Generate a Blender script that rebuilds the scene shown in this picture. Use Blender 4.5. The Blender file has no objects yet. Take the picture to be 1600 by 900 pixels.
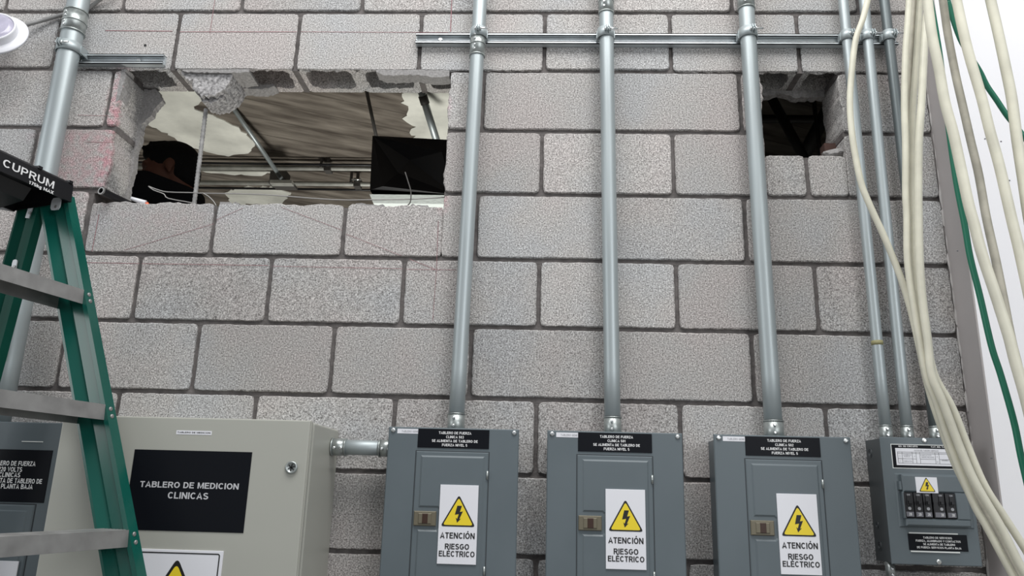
import bpy, bmesh, math, random
from math import sin, cos, pi, radians
from mathutils import Vector, Matrix, Euler
random.seed(7)
SC = bpy.context.scene
COL = SC.collection
# ------------------------------------------------------------------ camera
F = 1190.0                                   # focal length for a 1600 px wide frame
CAM = Vector((.2102, -2.2056, 1.6))
EUL = Euler((1.83123, -.02574, .03423), 'XYZ')
cd = bpy.data.cameras.new('camera'); cam = bpy.data.objects.new('camera', cd); COL.objects.link(cam)
cam.location = CAM; cam.rotation_euler = EUL
cd.sensor_fit = 'HORIZONTAL'; cd.sensor_width = 36.0; cd.lens = F / 1600 * 36
cd.clip_start = .02; cd.clip_end = 60
SC.camera = cam
ROT = EUL.to_matrix()
# ------------------------------------------------------------------ world, lamps, exposure
SC.view_settings.view_transform = 'Standard'; SC.view_settings.look = 'None'
SC.view_settings.gamma = 1; SC.view_settings.use_curve_mapping = False
SC.view_settings.exposure = 0.0
wd = bpy.data.worlds.new('overcast'); SC.world = wd; wd.use_nodes = True
bg = wd.node_tree.nodes['Background']; bg.inputs[0].default_value = (.90, .95, 1.0, 1); bg.inputs[1].default_value = .36
def area(name, loc, aim, sx, sy, power, color=(1, 1, 1)):
    l = bpy.data.lights.new(name, 'AREA'); l.shape = 'RECTANGLE'; l.size = sx; l.size_y = sy; l.energy = power; l.color = color
    o = bpy.data.objects.new(name, l); COL.objects.link(o); o.location = loc
    o.rotation_euler = (Vector(aim) - Vector(loc)).to_track_quat('-Z', 'Y').to_euler(); return o
area('skylight_lamp', (.3, -1.7, 5.2), (.2, 0, 2.3), 3.4, 1.5, 138, (1, .995, .985))
area('right_window_lamp', (2.8, -4.6, 3.0), (.2, 0, 2.2), 2.0, 2.0, 58, (.96, .98, 1))
area('left_window_lamp', (-4.6, -2.7, 2.9), (-.4, 0, 2.0), 2.2, 2.4, 50, (.97, .99, 1))
area('inner_room_lamp', (-.35, 1.75, .7), (-.55, 1.75, 3.55), .8, .6, 62, (1, .99, .93))
area('dark_room_fill', (1.2, 1.4, .6), (1.0, 1.7, 3.0), .3, .3, 2.2, (1, 1, .95))  # unseen fill light, added to lift the black behind the right opening

# ------------------------------------------------------------------ helpers
def ray(px, py): return ROT @ Vector(((px - 800) / F, -(py - 450) / F, -1))
def at(px, py, Y): d = ray(px, py); return CAM + d * ((Y - CAM.y) / d.y)
def atz(px, py, Z): d = ray(px, py); return CAM + d * ((Z - CAM.z) / d.z)
def onp(px, py, P, n): d = ray(px, py); return CAM + d * ((P - CAM).dot(n) / d.dot(n))
def rect(x0, y0, x1, y1, Y):
    a = at(x0, y0, Y); b = at(x1, y1, Y); return a.x, b.x, b.z, a.z      # xl, xr, zlow, zhigh

class MB:
    def __init__(s): s.v = []; s.f = []; s.sm = []; s.attr = []
    def add(s, vs, fs, smooth=False):
        n = len(s.v); s.v += [Vector(v) for v in vs]
        for f in fs: s.f.append([n + i for i in f]); s.sm.append(smooth)
        return s
    def box(s, x0, x1, y0, y1, z0, z1, M=None):
        vs = [Vector((x, y, z)) for x in (x0, x1) for y in (y0, y1) for z in (z0, z1)]
        if M: vs = [M @ v for v in vs]
        return s.add(vs, [(0, 1, 3, 2), (4, 6, 7, 5), (0, 4, 5, 1), (2, 3, 7, 6), (0, 2, 6, 4), (1, 5, 7, 3)])
    def bbox(s, x0, x1, y0, y1, z0, z1, b=.002):          # box with its front (-y) edges chamfered
        vs = [(x0, y1, z0), (x1, y1, z0), (x1, y1, z1), (x0, y1, z1), (x0, y0 + b, z0), (x1, y0 + b, z0), (x1, y0 + b, z1), (x0, y0 + b, z1),
              (x0 + b, y0, z0 + b), (x1 - b, y0, z0 + b), (x1 - b, y0, z1 - b), (x0 + b, y0, z1 - b)]
        fs = [(3, 2, 1, 0), (8, 9, 10, 11)]
        for i in range(4):
            j = (i + 1) % 4; fs += [(i, j, 4 + j, 4 + i), (4 + i, 4 + j, 8 + j, 8 + i)]
        return s.add(vs, fs)
    def poly(s, pts, y0, y1, b=0, fan=None):                        # xz polygon extruded along y, front y0
        n = len(pts); c = Vector((sum(p[0] for p in pts) / n, 0, sum(p[1] for p in pts) / n))
        if fan: c = Vector((fan[0], 0, fan[1]))
        vs = []
        if b:
            for p in pts:
                d = Vector((p[0] - c.x, p[1] - c.z)); L = d.length or 1; d = d / L
                vs.append((p[0] - d.x * b, y0, p[1] - d.y * b))
            vs += [(p[0], y0 + b, p[1]) for p in pts] + [(p[0], y1, p[1]) for p in pts]
            fs = [tuple(range(n)), tuple(2 * n + i for i in reversed(range(n)))]
            for i in range(n):
                j = (i + 1) % n; fs += [(i, n + i, n + j, j), (n + i, 2 * n + i, 2 * n + j, n + j)]
        else:
            vs = [(p[0], y0, p[1]) for p in pts] + [(p[0], y1, p[1]) for p in pts]
            fs = [tuple(range(n)), tuple(n + i for i in reversed(range(n)))] + [(i, n + i, n + (i + 1) % n, (i + 1) % n) for i in range(n)]
        return s.add(vs, fs)
    def tube(s, pts, r, seg=16, caps=True, r_in=None):
        pts = [Vector(p) for p in pts]; n = len(pts)
        rr = r if isinstance(r, (list, tuple)) else [r] * n
        T = [(pts[min(i + 1, n - 1)] - pts[max(i - 1, 0)]).normalized() for i in range(n)]
        a = Vector((0, 1, 0)) if abs(T[0].y) < .9 else Vector((1, 0, 0))
        vs = []; N = (a - T[0] * a.dot(T[0])).normalized()
        for i in range(n):
            N = (N - T[i] * N.dot(T[i])).normalized(); B = T[i].cross(N)
            for k in range(seg):
                t = 2 * pi * k / seg; vs.append(pts[i] + (N * cos(t) + B * sin(t)) * rr[i])
        fs = [(i * seg + k, i * seg + (k + 1) % seg, (i + 1) * seg + (k + 1) % seg, (i + 1) * seg + k) for i in range(n - 1) for k in range(seg)]
        s.add(vs, fs, True)
        if caps:
            m = len(s.v) - len(vs)
            s.f.append([m + k for k in reversed(range(seg))]); s.sm.append(False)
            s.f.append([m + (n - 1) * seg + k for k in range(seg)]); s.sm.append(False)
        return s
    def ring(s, p0, p1, ro, ri, seg=24):                    # thick-walled pipe
        p0 = Vector(p0); p1 = Vector(p1); T = (p1 - p0).normalized()
        a = Vector((0, 1, 0)) if abs(T.y) < .9 else Vector((1, 0, 0)); N = (a - T * a.dot(T)).normalized(); B = T.cross(N); vs = []
        for (p, r) in ((p0, ro), (p1, ro), (p1, ri), (p0, ri)):
            for k in range(seg):
                t = 2 * pi * k / seg; vs.append(p + (N * cos(t) + B * sin(t)) * r)
        return s.add(vs, [(i * seg + k, i * seg + (k + 1) % seg, ((i + 1) % 4) * seg + (k + 1) % seg, ((i + 1) % 4) * seg + k) for i in range(4) for k in range(seg)], False)
    def lathe(s, prof, M, seg=32, smooth=True):             # prof (r, h) around local z
        vs = [M @ Vector((r * cos(2 * pi * k / seg), r * sin(2 * pi * k / seg), h)) for r, h in prof for k in range(seg)]
        fs = [(i * seg + k, i * seg + (k + 1) % seg, (i + 1) * seg + (k + 1) % seg, (i + 1) * seg + k) for i in range(len(prof) - 1) for k in range(seg)]
        return s.add(vs, fs, smooth)
    def ball(s, c, rx, ry, rz, M=None, nu=20, nv=14):
        c = Vector(c); M = M or Matrix.Identity(3); vs = []; fs = []
        for j in range(nv + 1):
            t = pi * j / nv
            for i in range(nu):
                p = 2 * pi * i / nu; vs.append(c + M @ Vector((rx * sin(t) * cos(p), ry * sin(t) * sin(p), rz * cos(t))))
        for j in range(nv):
            for i in range(nu): fs.append((j * nu + i, j * nu + (i + 1) % nu, (j + 1) * nu + (i + 1) % nu, (j + 1) * nu + i))
        return s.add(vs, fs, True)
    def build(s, name, mat, parent=None, origin=None, recalc=True):
        if parent is not None:
            r = parent
            while r.parent: r = r.parent
            off = Vector(r.location)
        elif origin is not None: off = Vector(origin)
        else:
            xs = [v.x for v in s.v]; ys = [v.y for v in s.v]; zs = [v.z for v in s.v]
            off = Vector(((min(xs) + max(xs)) / 2, (min(ys) + max(ys)) / 2, min(zs)))
        me = bpy.data.meshes.new(name); me.from_pydata([v - off for v in s.v], [], s.f)
        me.polygons.foreach_set('use_smooth', s.sm)
        if s.attr:
            at_ = me.attributes.new('tone', 'FLOAT', 'POINT'); at_.data.foreach_set('value', s.attr)
        if recalc:
            bm = bmesh.new(); bm.from_mesh(me); bmesh.ops.recalc_face_normals(bm, faces=bm.faces); bm.to_mesh(me); bm.free()
        me.materials.append(mat)
        o = bpy.data.objects.new(name, me); COL.objects.link(o)
        if parent is not None: o.parent = parent
        else: o.location = off
        return o
def thing(name, label, cat, loc, group=None):
    o = bpy.data.objects.new(name, None); COL.objects.link(o); o.location = loc; o.empty_display_size = .05
    o['label'] = label; o['category'] = cat
    if group: o['group'] = group
    return o
def tag(o, label, cat, group=None):
    o['label'] = label; o['category'] = cat
    if group: o['group'] = group
    return o
def struct(o): o['kind'] = 'structure'; return o
def _arc(cx, cy, rx, ry, a0, a1, n=10): return [(cx + rx * cos(radians(a0 + (a1 - a0) * i / n)), cy + ry * sin(radians(a0 + (a1 - a0) * i / n))) for i in range(n + 1)]
_T = .09                                            # half stroke
_t = _T; _B = 1 - _T
GLYPH = {                                            # width, centre lines of the strokes (plain grotesque capitals)
 'A': (.74, [[(.07, 0), (.37, 1 - .04), (.67, 0)], [(.18, .30), (.56, .30)]]),
 'B': (.68, [[(_t, 0), (_t, 1)], [(_t, _B), (.38, _B)] + _arc(.38, .745, .19, .165, 90, -90, 8) + [(_t, .58)], [(_t, .56), (.40, .56)] + _arc(.40, .325, .20, .235, 90, -90, 8) + [(_t, _t)]]),
 'C': (.72, [_arc(.37, .5, .28, .41, 42, 318, 18)]),
 'D': (.70, [[(_t, 0), (_t, 1)], [(_t, _B), (.30, _B)] + _arc(.30, .5, .31, .41, 90, -90, 12) + [(_t, _t)]]),
 'E': (.62, [[(_t, 0), (_t, 1)], [(_t, _B), (.60, _B)], [(_t, .53), (.55, .53)], [(_t, _t), (.62, _t)]]),
 'F': (.58, [[(_t, 0), (_t, 1)], [(_t, _B), (.58, _B)], [(_t, .50), (.52, .50)]]),
 'G': (.76, [_arc(.38, .5, .29, .41, 42, 345, 18) + [(.67, .46), (.40, .46)]]),
 'I': (.20, [[(.10, 0), (.10, 1)]]),
 'J': (.54, [[(.45, 1), (.45, .32)] + _arc(.27, .30, .18, .21, 0, -180, 9)]),
 'K': (.70, [[(_t, 0), (_t, 1)], [(.64, 1), (.12, .38)], [(.30, .56), (.66, 0)]]),
 'L': (.58, [[(_t, 1), (_t, 0)], [(_t, _t), (.58, _t)]]),
 'M': (.84, [[(_t, 0), (_t, 1)], [(.12, .96), (.42, .10), (.72, .96)], [(.75, 0), (.75, 1)]]),
 'N': (.72, [[(_t, 0), (_t, 1)], [(.11, .94), (.61, .06)], [(.63, 0), (.63, 1)]]),
 'O': (.78, [_arc(.39, .5, .30, .41, 0, 360, 24)]),
 'P': (.66, [[(_t, 0), (_t, 1)], [(_t, _B), (.37, _B)] + _arc(.37, .68, .20, .23, 90, -90, 9) + [(_t, .45)]]),
 'Q': (.78, [_arc(.39, .5, .30, .41, 0, 360, 24), [(.46, .25), (.72, .02)]]),
 'R': (.70, [[(_t, 0), (_t, 1)], [(_t, _B), (.40, _B)] + _arc(.40, .70, .19, .21, 90, -90, 9) + [(_t, .49)], [(.36, .49), (.64, 0)]]),
 'S': (.66, [_arc(.33, .72, .235, .19, 28, 250, 11) + _arc(.33, .285, .25, .20, 80, -160, 12)]),
 'T': (.64, [[(.32, 0), (.32, 1)], [(0, _B), (.64, _B)]]),
 'U': (.72, [[(_t, 1), (_t, .36)] + _arc(.36, .36, .27, .27, 180, 360, 12) + [(.63, 1)]]),
 'V': (.70, [[(.06, 1), (.35, .05), (.64, 1)]]), 'X': (.70, [[(.07, 0), (.63, 1)], [(.07, 1), (.63, 0)]]),
 'Y': (.70, [[(.06, 1), (.35, .45), (.64, 1)], [(.35, .45), (.35, 0)]]),
 'Z': (.62, [[(.03, _B), (.55, _B), (.07, _t), (.60, _t)]]),
 '0': (.58, [_arc(.29, .5, .20, .41, 0, 360, 20)]), '1': (.42, [[(.27, 0), (.27, .98)], [(.27, .92), (.06, .74)]]),
 '2': (.58, [_arc(.29, .70, .20, .21, 160, -30, 10) + [(.09, _t), (.56, _t)]]),
 '3': (.58, [_arc(.28, .71, .18, .20, 150, -80, 10), _arc(.28, .29, .20, .22, 80, -150, 11)]),
 '4': (.60, [[(.42, 0), (.42, .98), (.06, .30), (.58, .30)]]),
 '5': (.58, [[(.50, _B), (.15, _B), (.12, .52)] + _arc(.29, .32, .20, .23, 110, -155, 12)]),
 '7': (.56, [[(.04, _B), (.50, _B), (.22, 0)]]),
 'k': (.54, [[(_t, 0), (_t, 1)], [(.48, .72), (.12, .32)], [(.26, .46), (.50, 0)]]),
 'g': (.58, [_arc(.27, .36, .18, .27, 0, 360, 16), [(.47, .72), (.47, -.05)] + _arc(.28, -.03, .19, .17, 0, -150, 8)]),
 '.': (.20, [[(.10, 0), (.10, .19)]]), ',': (.20, [[(.11, .19), (.06, -.12)]]), ' ': (.28, [])}
GLYPH['Ó'] = (.78, GLYPH['O'][1] + [[(.36, 1.10), (.48, 1.30)]]); GLYPH['É'] = (.62, GLYPH['E'][1] + [[(.28, 1.10), (.40, 1.30)]])
def text_into(mb, body, O, U, V, w, h, bold=1.):
    """block lettering, cap height h (accents and tails go beyond), fitted to the width w from the corner O along U and V"""
    tot = sum(GLYPH[c][0] + .10 for c in body) - .10; kx = w / tot; ky = h; x = 0; T_ = _T * bold; up = U.cross(V).normalized()
    lay = 0
    for c in body:
        wd_, st = GLYPH[c]
        for P in st:
            P = [Vector((p[0], p[1])) for p in P]; n = len(P); closed = (P[0] - P[-1]).length < 1e-4; L_ = []; R2 = []
            for i in range(n):
                d0 = (P[i] - P[i - 1]) if i > 0 else ((P[-1] - P[-2]) if closed else None)
                d1 = (P[i + 1] - P[i]) if i < n - 1 else ((P[1] - P[0]) if closed else None)
                if d0 is None: d0 = d1
                if d1 is None: d1 = d0
                if d0.length < 1e-6: d0 = d1
                if d1.length < 1e-6: d1 = d0
                d0 = d0.normalized(); d1 = d1.normalized(); n0 = Vector((-d0.y, d0.x)); n1 = Vector((-d1.y, d1.x)); m_ = n0 + n1
                m_ = m_ * (1 / max(.55, (1 + n0.dot(n1)))) * T_; L_.append(P[i] + m_); R2.append(P[i] - m_)
            lay = (lay + 1) % 4; off = up * (4e-5 * lay)
            vs = [O + off + U * ((x + q.x) * kx) + V * (q.y * ky) for q in L_ + R2]
            mb.add(vs, [(i, i + 1, n + i + 1, n + i) for i in range(n - 1)])
        x += wd_ + .10
X, Z_ = Vector((1, 0, 0)), Vector((0, 0, 1))
def text_rect(mb, body, x0, x1, z0, z1, Y, bold=1.): text_into(mb, body, Vector((x0, Y, z0)), X, Z_, x1 - x0, z1 - z0, bold)

# ------------------------------------------------------------------ materials
def mat(name, color, rough=.5, metal=0., spec=.5, bump=None, var=None, speck=None):
    m = bpy.data.materials.new(name); m.use_nodes = True; nt = m.node_tree; b = nt.nodes['Principled BSDF']
    b.inputs['Base Color'].default_value = (*color, 1); b.inputs['Roughness'].default_value = rough
    b.inputs['Metallic'].default_value = metal; b.inputs['Specular IOR Level'].default_value = spec
    tc = nt.nodes.new('ShaderNodeTexCoord')
    if var:                                             # (scale, amount, stretch_z)
        mp = nt.nodes.new('ShaderNodeMapping'); mp.inputs['Scale'].default_value = (1, 1, var[2] if len(var) > 2 else 1)
        no = nt.nodes.new('ShaderNodeTexNoise'); no.inputs['Scale'].default_value = var[0]; no.inputs['Detail'].default_value = 4
        rp = nt.nodes.new('ShaderNodeMapRange'); rp.inputs[1].default_value = .3; rp.inputs[2].default_value = .7
        rp.inputs[3].default_value = 1 - var[1]; rp.inputs[4].default_value = 1 + var[1]
        mx = nt.nodes.new('ShaderNodeVectorMath'); mx.operation = 'SCALE'; mx.inputs[0].default_value = color
        nt.links.new(tc.outputs['Object'], mp.inputs[0]); nt.links.new(mp.outputs[0], no.inputs['Vector'])
        nt.links.new(no.outputs['Fac'], rp.inputs[0]); nt.links.new(rp.outputs[0], mx.inputs['Scale'])
        nt.links.new(mx.outputs[0], b.inputs['Base Color'])
        rr = nt.nodes.new('ShaderNodeMapRange'); rr.inputs[1].default_value = .3; rr.inputs[2].default_value = .7
        rr.inputs[3].default_value = max(.02, rough - .08); rr.inputs[4].default_value = min(1, rough + .1)
        nt.links.new(no.outputs['Fac'], rr.inputs[0]); nt.links.new(rr.outputs[0], b.inputs['Roughness'])
    if bump:
        no2 = nt.nodes.new('ShaderNodeTexNoise'); no2.inputs['Scale'].default_value = bump[0]; no2.inputs['Detail'].default_value = 3
        bp = nt.nodes.new('ShaderNodeBump'); bp.inputs['Strength'].default_value = bump[1]; bp.inputs['Distance'].default_value = bump[2]
        nt.links.new(tc.outputs['Object'], no2.inputs['Vector']); nt.links.new(no2.outputs['Fac'], bp.inputs['Height']); nt.links.new(bp.outputs[0], b.inputs['Normal'])
    return m

def block_material():
    m = bpy.data.materials.new('lightweight_block'); m.use_nodes = True; nt = m.node_tree; L = nt.links.new
    b = nt.nodes['Principled BSDF']; b.inputs['Roughness'].default_value = .95; b.inputs['Specular IOR Level'].default_value = .12
    tc = nt.nodes.new('ShaderNodeTexCoord'); P = tc.outputs['Object']
    n1 = nt.nodes.new('ShaderNodeTexNoise'); n1.inputs['Scale'].default_value = 235; n1.inputs['Detail'].default_value = 4; n1.inputs['Roughness'].default_value = .78
    L(P, n1.inputs['Vector'])
    cr = nt.nodes.new('ShaderNodeValToRGB'); e = cr.color_ramp.elements
    e[0].position = .36; e[0].color = (.10, .093, .09, 1); e[1].position = .645; e[1].color = (.78, .765, .757, 1)
    k = e.new(.44); k.color = (.302, .293, .288, 1); k = e.new(.53); k.color = (.448, .438, .433, 1)
    L(n1.outputs['Fac'], cr.inputs[0])
    # broad warm/cool drift from block to block
    n2 = nt.nodes.new('ShaderNodeTexNoise'); n2.inputs['Scale'].default_value = 3.2; n2.inputs['Detail'].default_value = 3; L(P, n2.inputs['Vector'])
    c2 = nt.nodes.new('ShaderNodeValToRGB'); e = c2.color_ramp.elements
    e[0].position = .36; e[0].color = (.965, .985, 1.0, 1); e[1].position = .64; e[1].color = (1.03, .975, .955, 1); k = e.new(.5); k.color = (1, .985, .965, 1)
    L(n2.outputs['Fac'], c2.inputs[0])
    mul = nt.nodes.new('ShaderNodeVectorMath'); mul.operation = 'MULTIPLY'; L(cr.outputs[0], mul.inputs[0]); L(c2.outputs[0], mul.inputs[1])
    ta = nt.nodes.new('ShaderNodeAttribute'); ta.attribute_name = 'tone'
    sc = nt.nodes.new('ShaderNodeVectorMath'); sc.operation = 'SCALE'; L(mul.outputs[0], sc.inputs[0]); L(ta.outputs['Fac'], sc.inputs['Scale'])
    # pink chalk dust smears beside the left opening
    prev = None
    for (px, py, rx, rz, amt) in ((183, 175, .045, .20, 1.25), (165, 255, .060, .16, 1.1), (130, 215, .20, .035, .55), (125, 265, .15, .13, .55), (697, 165, .022, .05, .6), (692, 318, .022, .04, .7), (260, 345, .30, .07, .16), (120, 335, .10, .08, .2)):
        c = at(px, py, 0)
        sb = nt.nodes.new('ShaderNodeVectorMath'); sb.operation = 'SUBTRACT'; sb.inputs[1].default_value = c; L(P, sb.inputs[0])
        dv = nt.nodes.new('ShaderNodeVectorMath'); dv.operation = 'MULTIPLY'; dv.inputs[1].default_value = (1 / rx, 1 / .022, 1 / rz); L(sb.outputs[0], dv.inputs[0])
        ln = nt.nodes.new('ShaderNodeVectorMath'); ln.operation = 'LENGTH'; L(dv.outputs[0], ln.inputs[0])
        mr = nt.nodes.new('ShaderNodeMapRange'); mr.inputs[1].default_value = 1.15; mr.inputs[2].default_value = .1; mr.inputs[3].default_value = 0; mr.inputs[4].default_value = amt
        L(ln.outputs['Value'], mr.inputs[0])
        if prev is None: prev = mr.outputs[0]
        else:
            mxm = nt.nodes.new('ShaderNodeMath'); mxm.operation = 'MAXIMUM'; L(prev, mxm.inputs[0]); L(mr.outputs[0], mxm.inputs[1]); prev = mxm.outputs[0]
    n3 = nt.nodes.new('ShaderNodeTexNoise'); n3.inputs['Scale'].default_value = 45; n3.inputs['Detail'].default_value = 4; L(P, n3.inputs['Vector'])
    m3 = nt.nodes.new('ShaderNodeMapRange'); m3.inputs[1].default_value = .35; m3.inputs[2].default_value = .6; L(n3.outputs['Fac'], m3.inputs[0])
    mm = nt.nodes.new('ShaderNodeMath'); mm.operation = 'MULTIPLY'; L(prev, mm.inputs[0]); L(m3.outputs[0], mm.inputs[1])
    pk = nt.nodes.new('ShaderNodeVectorMath'); pk.operation = 'MULTIPLY'; pk.inputs[1].default_value = (1.16, .72, .80); L(sc.outputs[0], pk.inputs[0])
    mix = nt.nodes.new('ShaderNodeMix'); mix.data_type = 'RGBA'; L(mm.outputs[0], mix.inputs[0]); L(sc.outputs[0], mix.inputs[6]); L(pk.outputs[0], mix.inputs[7])
    L(mix.outputs[2], b.inputs['Base Color'])
    bp = nt.nodes.new('ShaderNodeBump'); bp.inputs['Strength'].default_value = .55; bp.inputs['Distance'].default_value = .0022
    L(n1.outputs['Fac'], bp.inputs['Height']); L(bp.outputs[0], b.inputs['Normal'])
    return m
M_BLOCK = block_material()
M_MORTAR = mat('raked_mortar', (.14, .128, .124), .95, spec=.1, var=(40, .25), bump=(160, .6, .003))
M_ROUGH = mat('broken_concrete', (.29, .28, .275), .95, spec=.06, var=(140, .22), bump=(110, .7, .003))
M_GALV = mat('galvanised_tube', (.42, .465, .475), .46, .55, var=(9, .10, .15))
M_GALV_DK = mat('weathered_tube', (.17, .195, .20), .42, .5, var=(9, .14, .15))
M_ZINC = mat('zinc_fitting', (.42, .45, .44), .36, .75, var=(60, .18))
M_STRUT = mat('zinc_strut', (.62, .66, .68), .36, .6, var=(14, .10))
M_SCREW = mat('bright_screw', (.80, .82, .82), .22, .9)
M_PANEL = mat('grey_enamel', (.122, .148, .162), .40, spec=.4, var=(5, .05), bump=(420, .08, .0004))
M_BEIGE = mat('beige_enamel', (.42, .42, .375), .38, spec=.4, var=(3, .02), bump=(300, .06, .0004))
M_BLACK = mat('black_plastic', (.012, .012, .014), .35, spec=.4)
M_PLATE = mat('black_plate', (.005, .006, .009), .45, spec=.16)
M_WHITE = mat('white_plastic', (.80, .80, .84), .4)
M_INK = mat('black_ink', (.012, .012, .012), .5)
M_LETTER = mat('white_letter', (.82, .82, .82), .5)
M_GREYLETTER = mat('grey_letter', (.42, .42, .44), .5)
M_YELLOW = mat('sign_yellow', (.86, .66, .03), .4)
M_LATCH = mat('bronze_latch', (.17, .15, .105), .4, .2)
M_LATCHDK = mat('dark_latch', (.045, .02, .012), .4)
M_CABLE = mat('cream_cable', (.74, .715, .59), .42, spec=.4, var=(16, .10))
M_CABLE_D = mat('dusty_cable', (.56, .53, .45), .5, spec=.3, var=(20, .22))
M_GREENC = mat('green_cable', (.012, .17, .10), .4)
M_FIBRE = mat('green_fibreglass', (.003, .082, .062), .24, spec=.42, var=(6, .14, .3), bump=(200, .08, .0005))
M_FIBRE.node_tree.nodes['Principled BSDF'].inputs['Coat Weight'].default_value = .16; M_FIBRE.node_tree.nodes['Principled BSDF'].inputs['Coat Roughness'].default_value = .22
M_FIBRE2 = mat('dull_green_fibreglass', (.002, .064, .044), .5, spec=.12, var=(6, .14, .3))
M_ALU = mat('worn_aluminium', (.34, .335, .33), .45, .55, var=(22, .14))
M_ALU2 = mat('pale_aluminium', (.66, .68, .70), .5, .2)
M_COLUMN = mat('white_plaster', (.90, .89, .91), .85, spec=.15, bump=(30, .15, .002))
M_COLUMN_SHADE = mat('shaded_column_plaster', (.46, .43, .425), .9, spec=.1, var=(4, .05), bump=(45, .2, .002))  # column plaster in a darker colour, painting the shade on its left face
M_FLOOR = mat('cement_floor', (.28, .27, .26), .8, var=(3, .1))
M_INNER = mat('inner_room_paint', (.55, .55, .53), .9, var=(2, .1))
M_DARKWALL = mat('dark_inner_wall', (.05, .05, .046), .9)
M_PLASTER = mat('ceiling_plaster', (.72, .72, .66), .9, var=(5, .22), bump=(50, .3, .003))
M_CHALK = mat('red_chalk', (.28, .14, .15), .9, var=(60, .3))
M_REBAR = mat('rebar', (.30, .295, .29), .7, .3, var=(50, .3), bump=(150, .8, .002))
M_WIRE = mat('tie_wire', (.33, .32, .31), .5, .5)
M_DKSTEEL = mat('dark_steel', (.09, .085, .08), .6, .3)
M_BAG = mat('black_sheeting', (.010, .010, .012), .38, spec=.35)
M_FOAM = mat('white_insulation', (.80, .86, .84), .8, bump=(60, .5, .006))
M_SKIN = mat('skin', (.085, .036, .024), .6, spec=.15)  # skin colour darkened to carry the shade on the backlit head
M_HAIR = mat('black_hair', (.004, .004, .004), .8, spec=.12, bump=(140, .8, .004))
M_CLOTH = mat('black_cloth', (.005, .005, .006), .95, spec=.08)
M_LENS = mat('lamp_lens', (.42, .40, .50), .2, spec=.6, var=(40, .1))
M_ORANGE = mat('orange_scrap', (.75, .14, .05), .6)
M_BRICKRED = mat('red_brick', (.075, .038, .03), .9, var=(30, .2))
M_TAPE = mat('clear_tape_edge', (.80, .82, .80), .4)
M_GSTICK = mat('green_sticker', (.02, .50, .10), .4)
M_STAIN = mat('yellowed_tape', (.30, .28, .14), .6)

def plank_material():
    m = bpy.data.materials.new('board_marked_concrete'); m.use_nodes = True; nt = m.node_tree; L = nt.links.new
    b = nt.nodes['Principled BSDF']; b.inputs['Roughness'].default_value = .9; b.inputs['Specular IOR Level'].default_value = .1
    tc = nt.nodes.new('ShaderNodeTexCoord'); mp = nt.nodes.new('ShaderNodeMapping'); mp.inputs['Rotation'].default_value = (0, 0, radians(-25)); L(tc.outputs['Object'], mp.inputs[0])
    st = nt.nodes.new('ShaderNodeMapping'); st.inputs['Scale'].default_value = (1.0, 4.5, 1); L(mp.outputs[0], st.inputs[0])
    n = nt.nodes.new('ShaderNodeTexNoise'); n.inputs['Scale'].default_value = 3; n.inputs['Detail'].default_value = 6; L(st.outputs[0], n.inputs['Vector'])
    sep = nt.nodes.new('ShaderNodeSeparateXYZ'); L(mp.outputs[0], sep.inputs[0])
    n4 = nt.nodes.new('ShaderNodeTexNoise'); n4.inputs['Scale'].default_value = 6; L(tc.outputs['Object'], n4.inputs['Vector'])
    ad = nt.nodes.new('ShaderNodeMath'); ad.operation = 'MULTIPLY_ADD'; ad.inputs[1].default_value = .02; L(n4.outputs['Fac'], ad.inputs[0]); L(sep.outputs['Y'], ad.inputs[2])
    pg = nt.nodes.new('ShaderNodeMath'); pg.operation = 'PINGPONG'; pg.inputs[1].default_value = .10; L(ad.outputs[0], pg.inputs[0])
    mr = nt.nodes.new('ShaderNodeMapRange'); mr.inputs[1].default_value = 0; mr.inputs[2].default_value = .006; L(pg.outputs[0], mr.inputs[0])
    cr = nt.nodes.new('ShaderNodeValToRGB'); e = cr.color_ramp.elements
    e[0].position = .32; e[0].color = (.075, .062, .052, 1); e[1].position = .7; e[1].color = (.27, .24, .205, 1); L(n.outputs['Fac'], cr.inputs[0])
    mx = nt.nodes.new('ShaderNodeMix'); mx.data_type = 'RGBA'; mx.inputs[6].default_value = (.07, .06, .05, 1); L(mr.outputs[0], mx.inputs[0]); L(cr.outputs[0], mx.inputs[7])
    L(mx.outputs[2], b.inputs['Base Color'])
    bp = nt.nodes.new('ShaderNodeBump'); bp.inputs['Strength'].default_value = .3; bp.inputs['Distance'].default_value = .004; L(mr.outputs[0], bp.inputs['Height']); L(bp.outputs[0], b.inputs['Normal'])
    return m
M_PLANK = plank_material()

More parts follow.
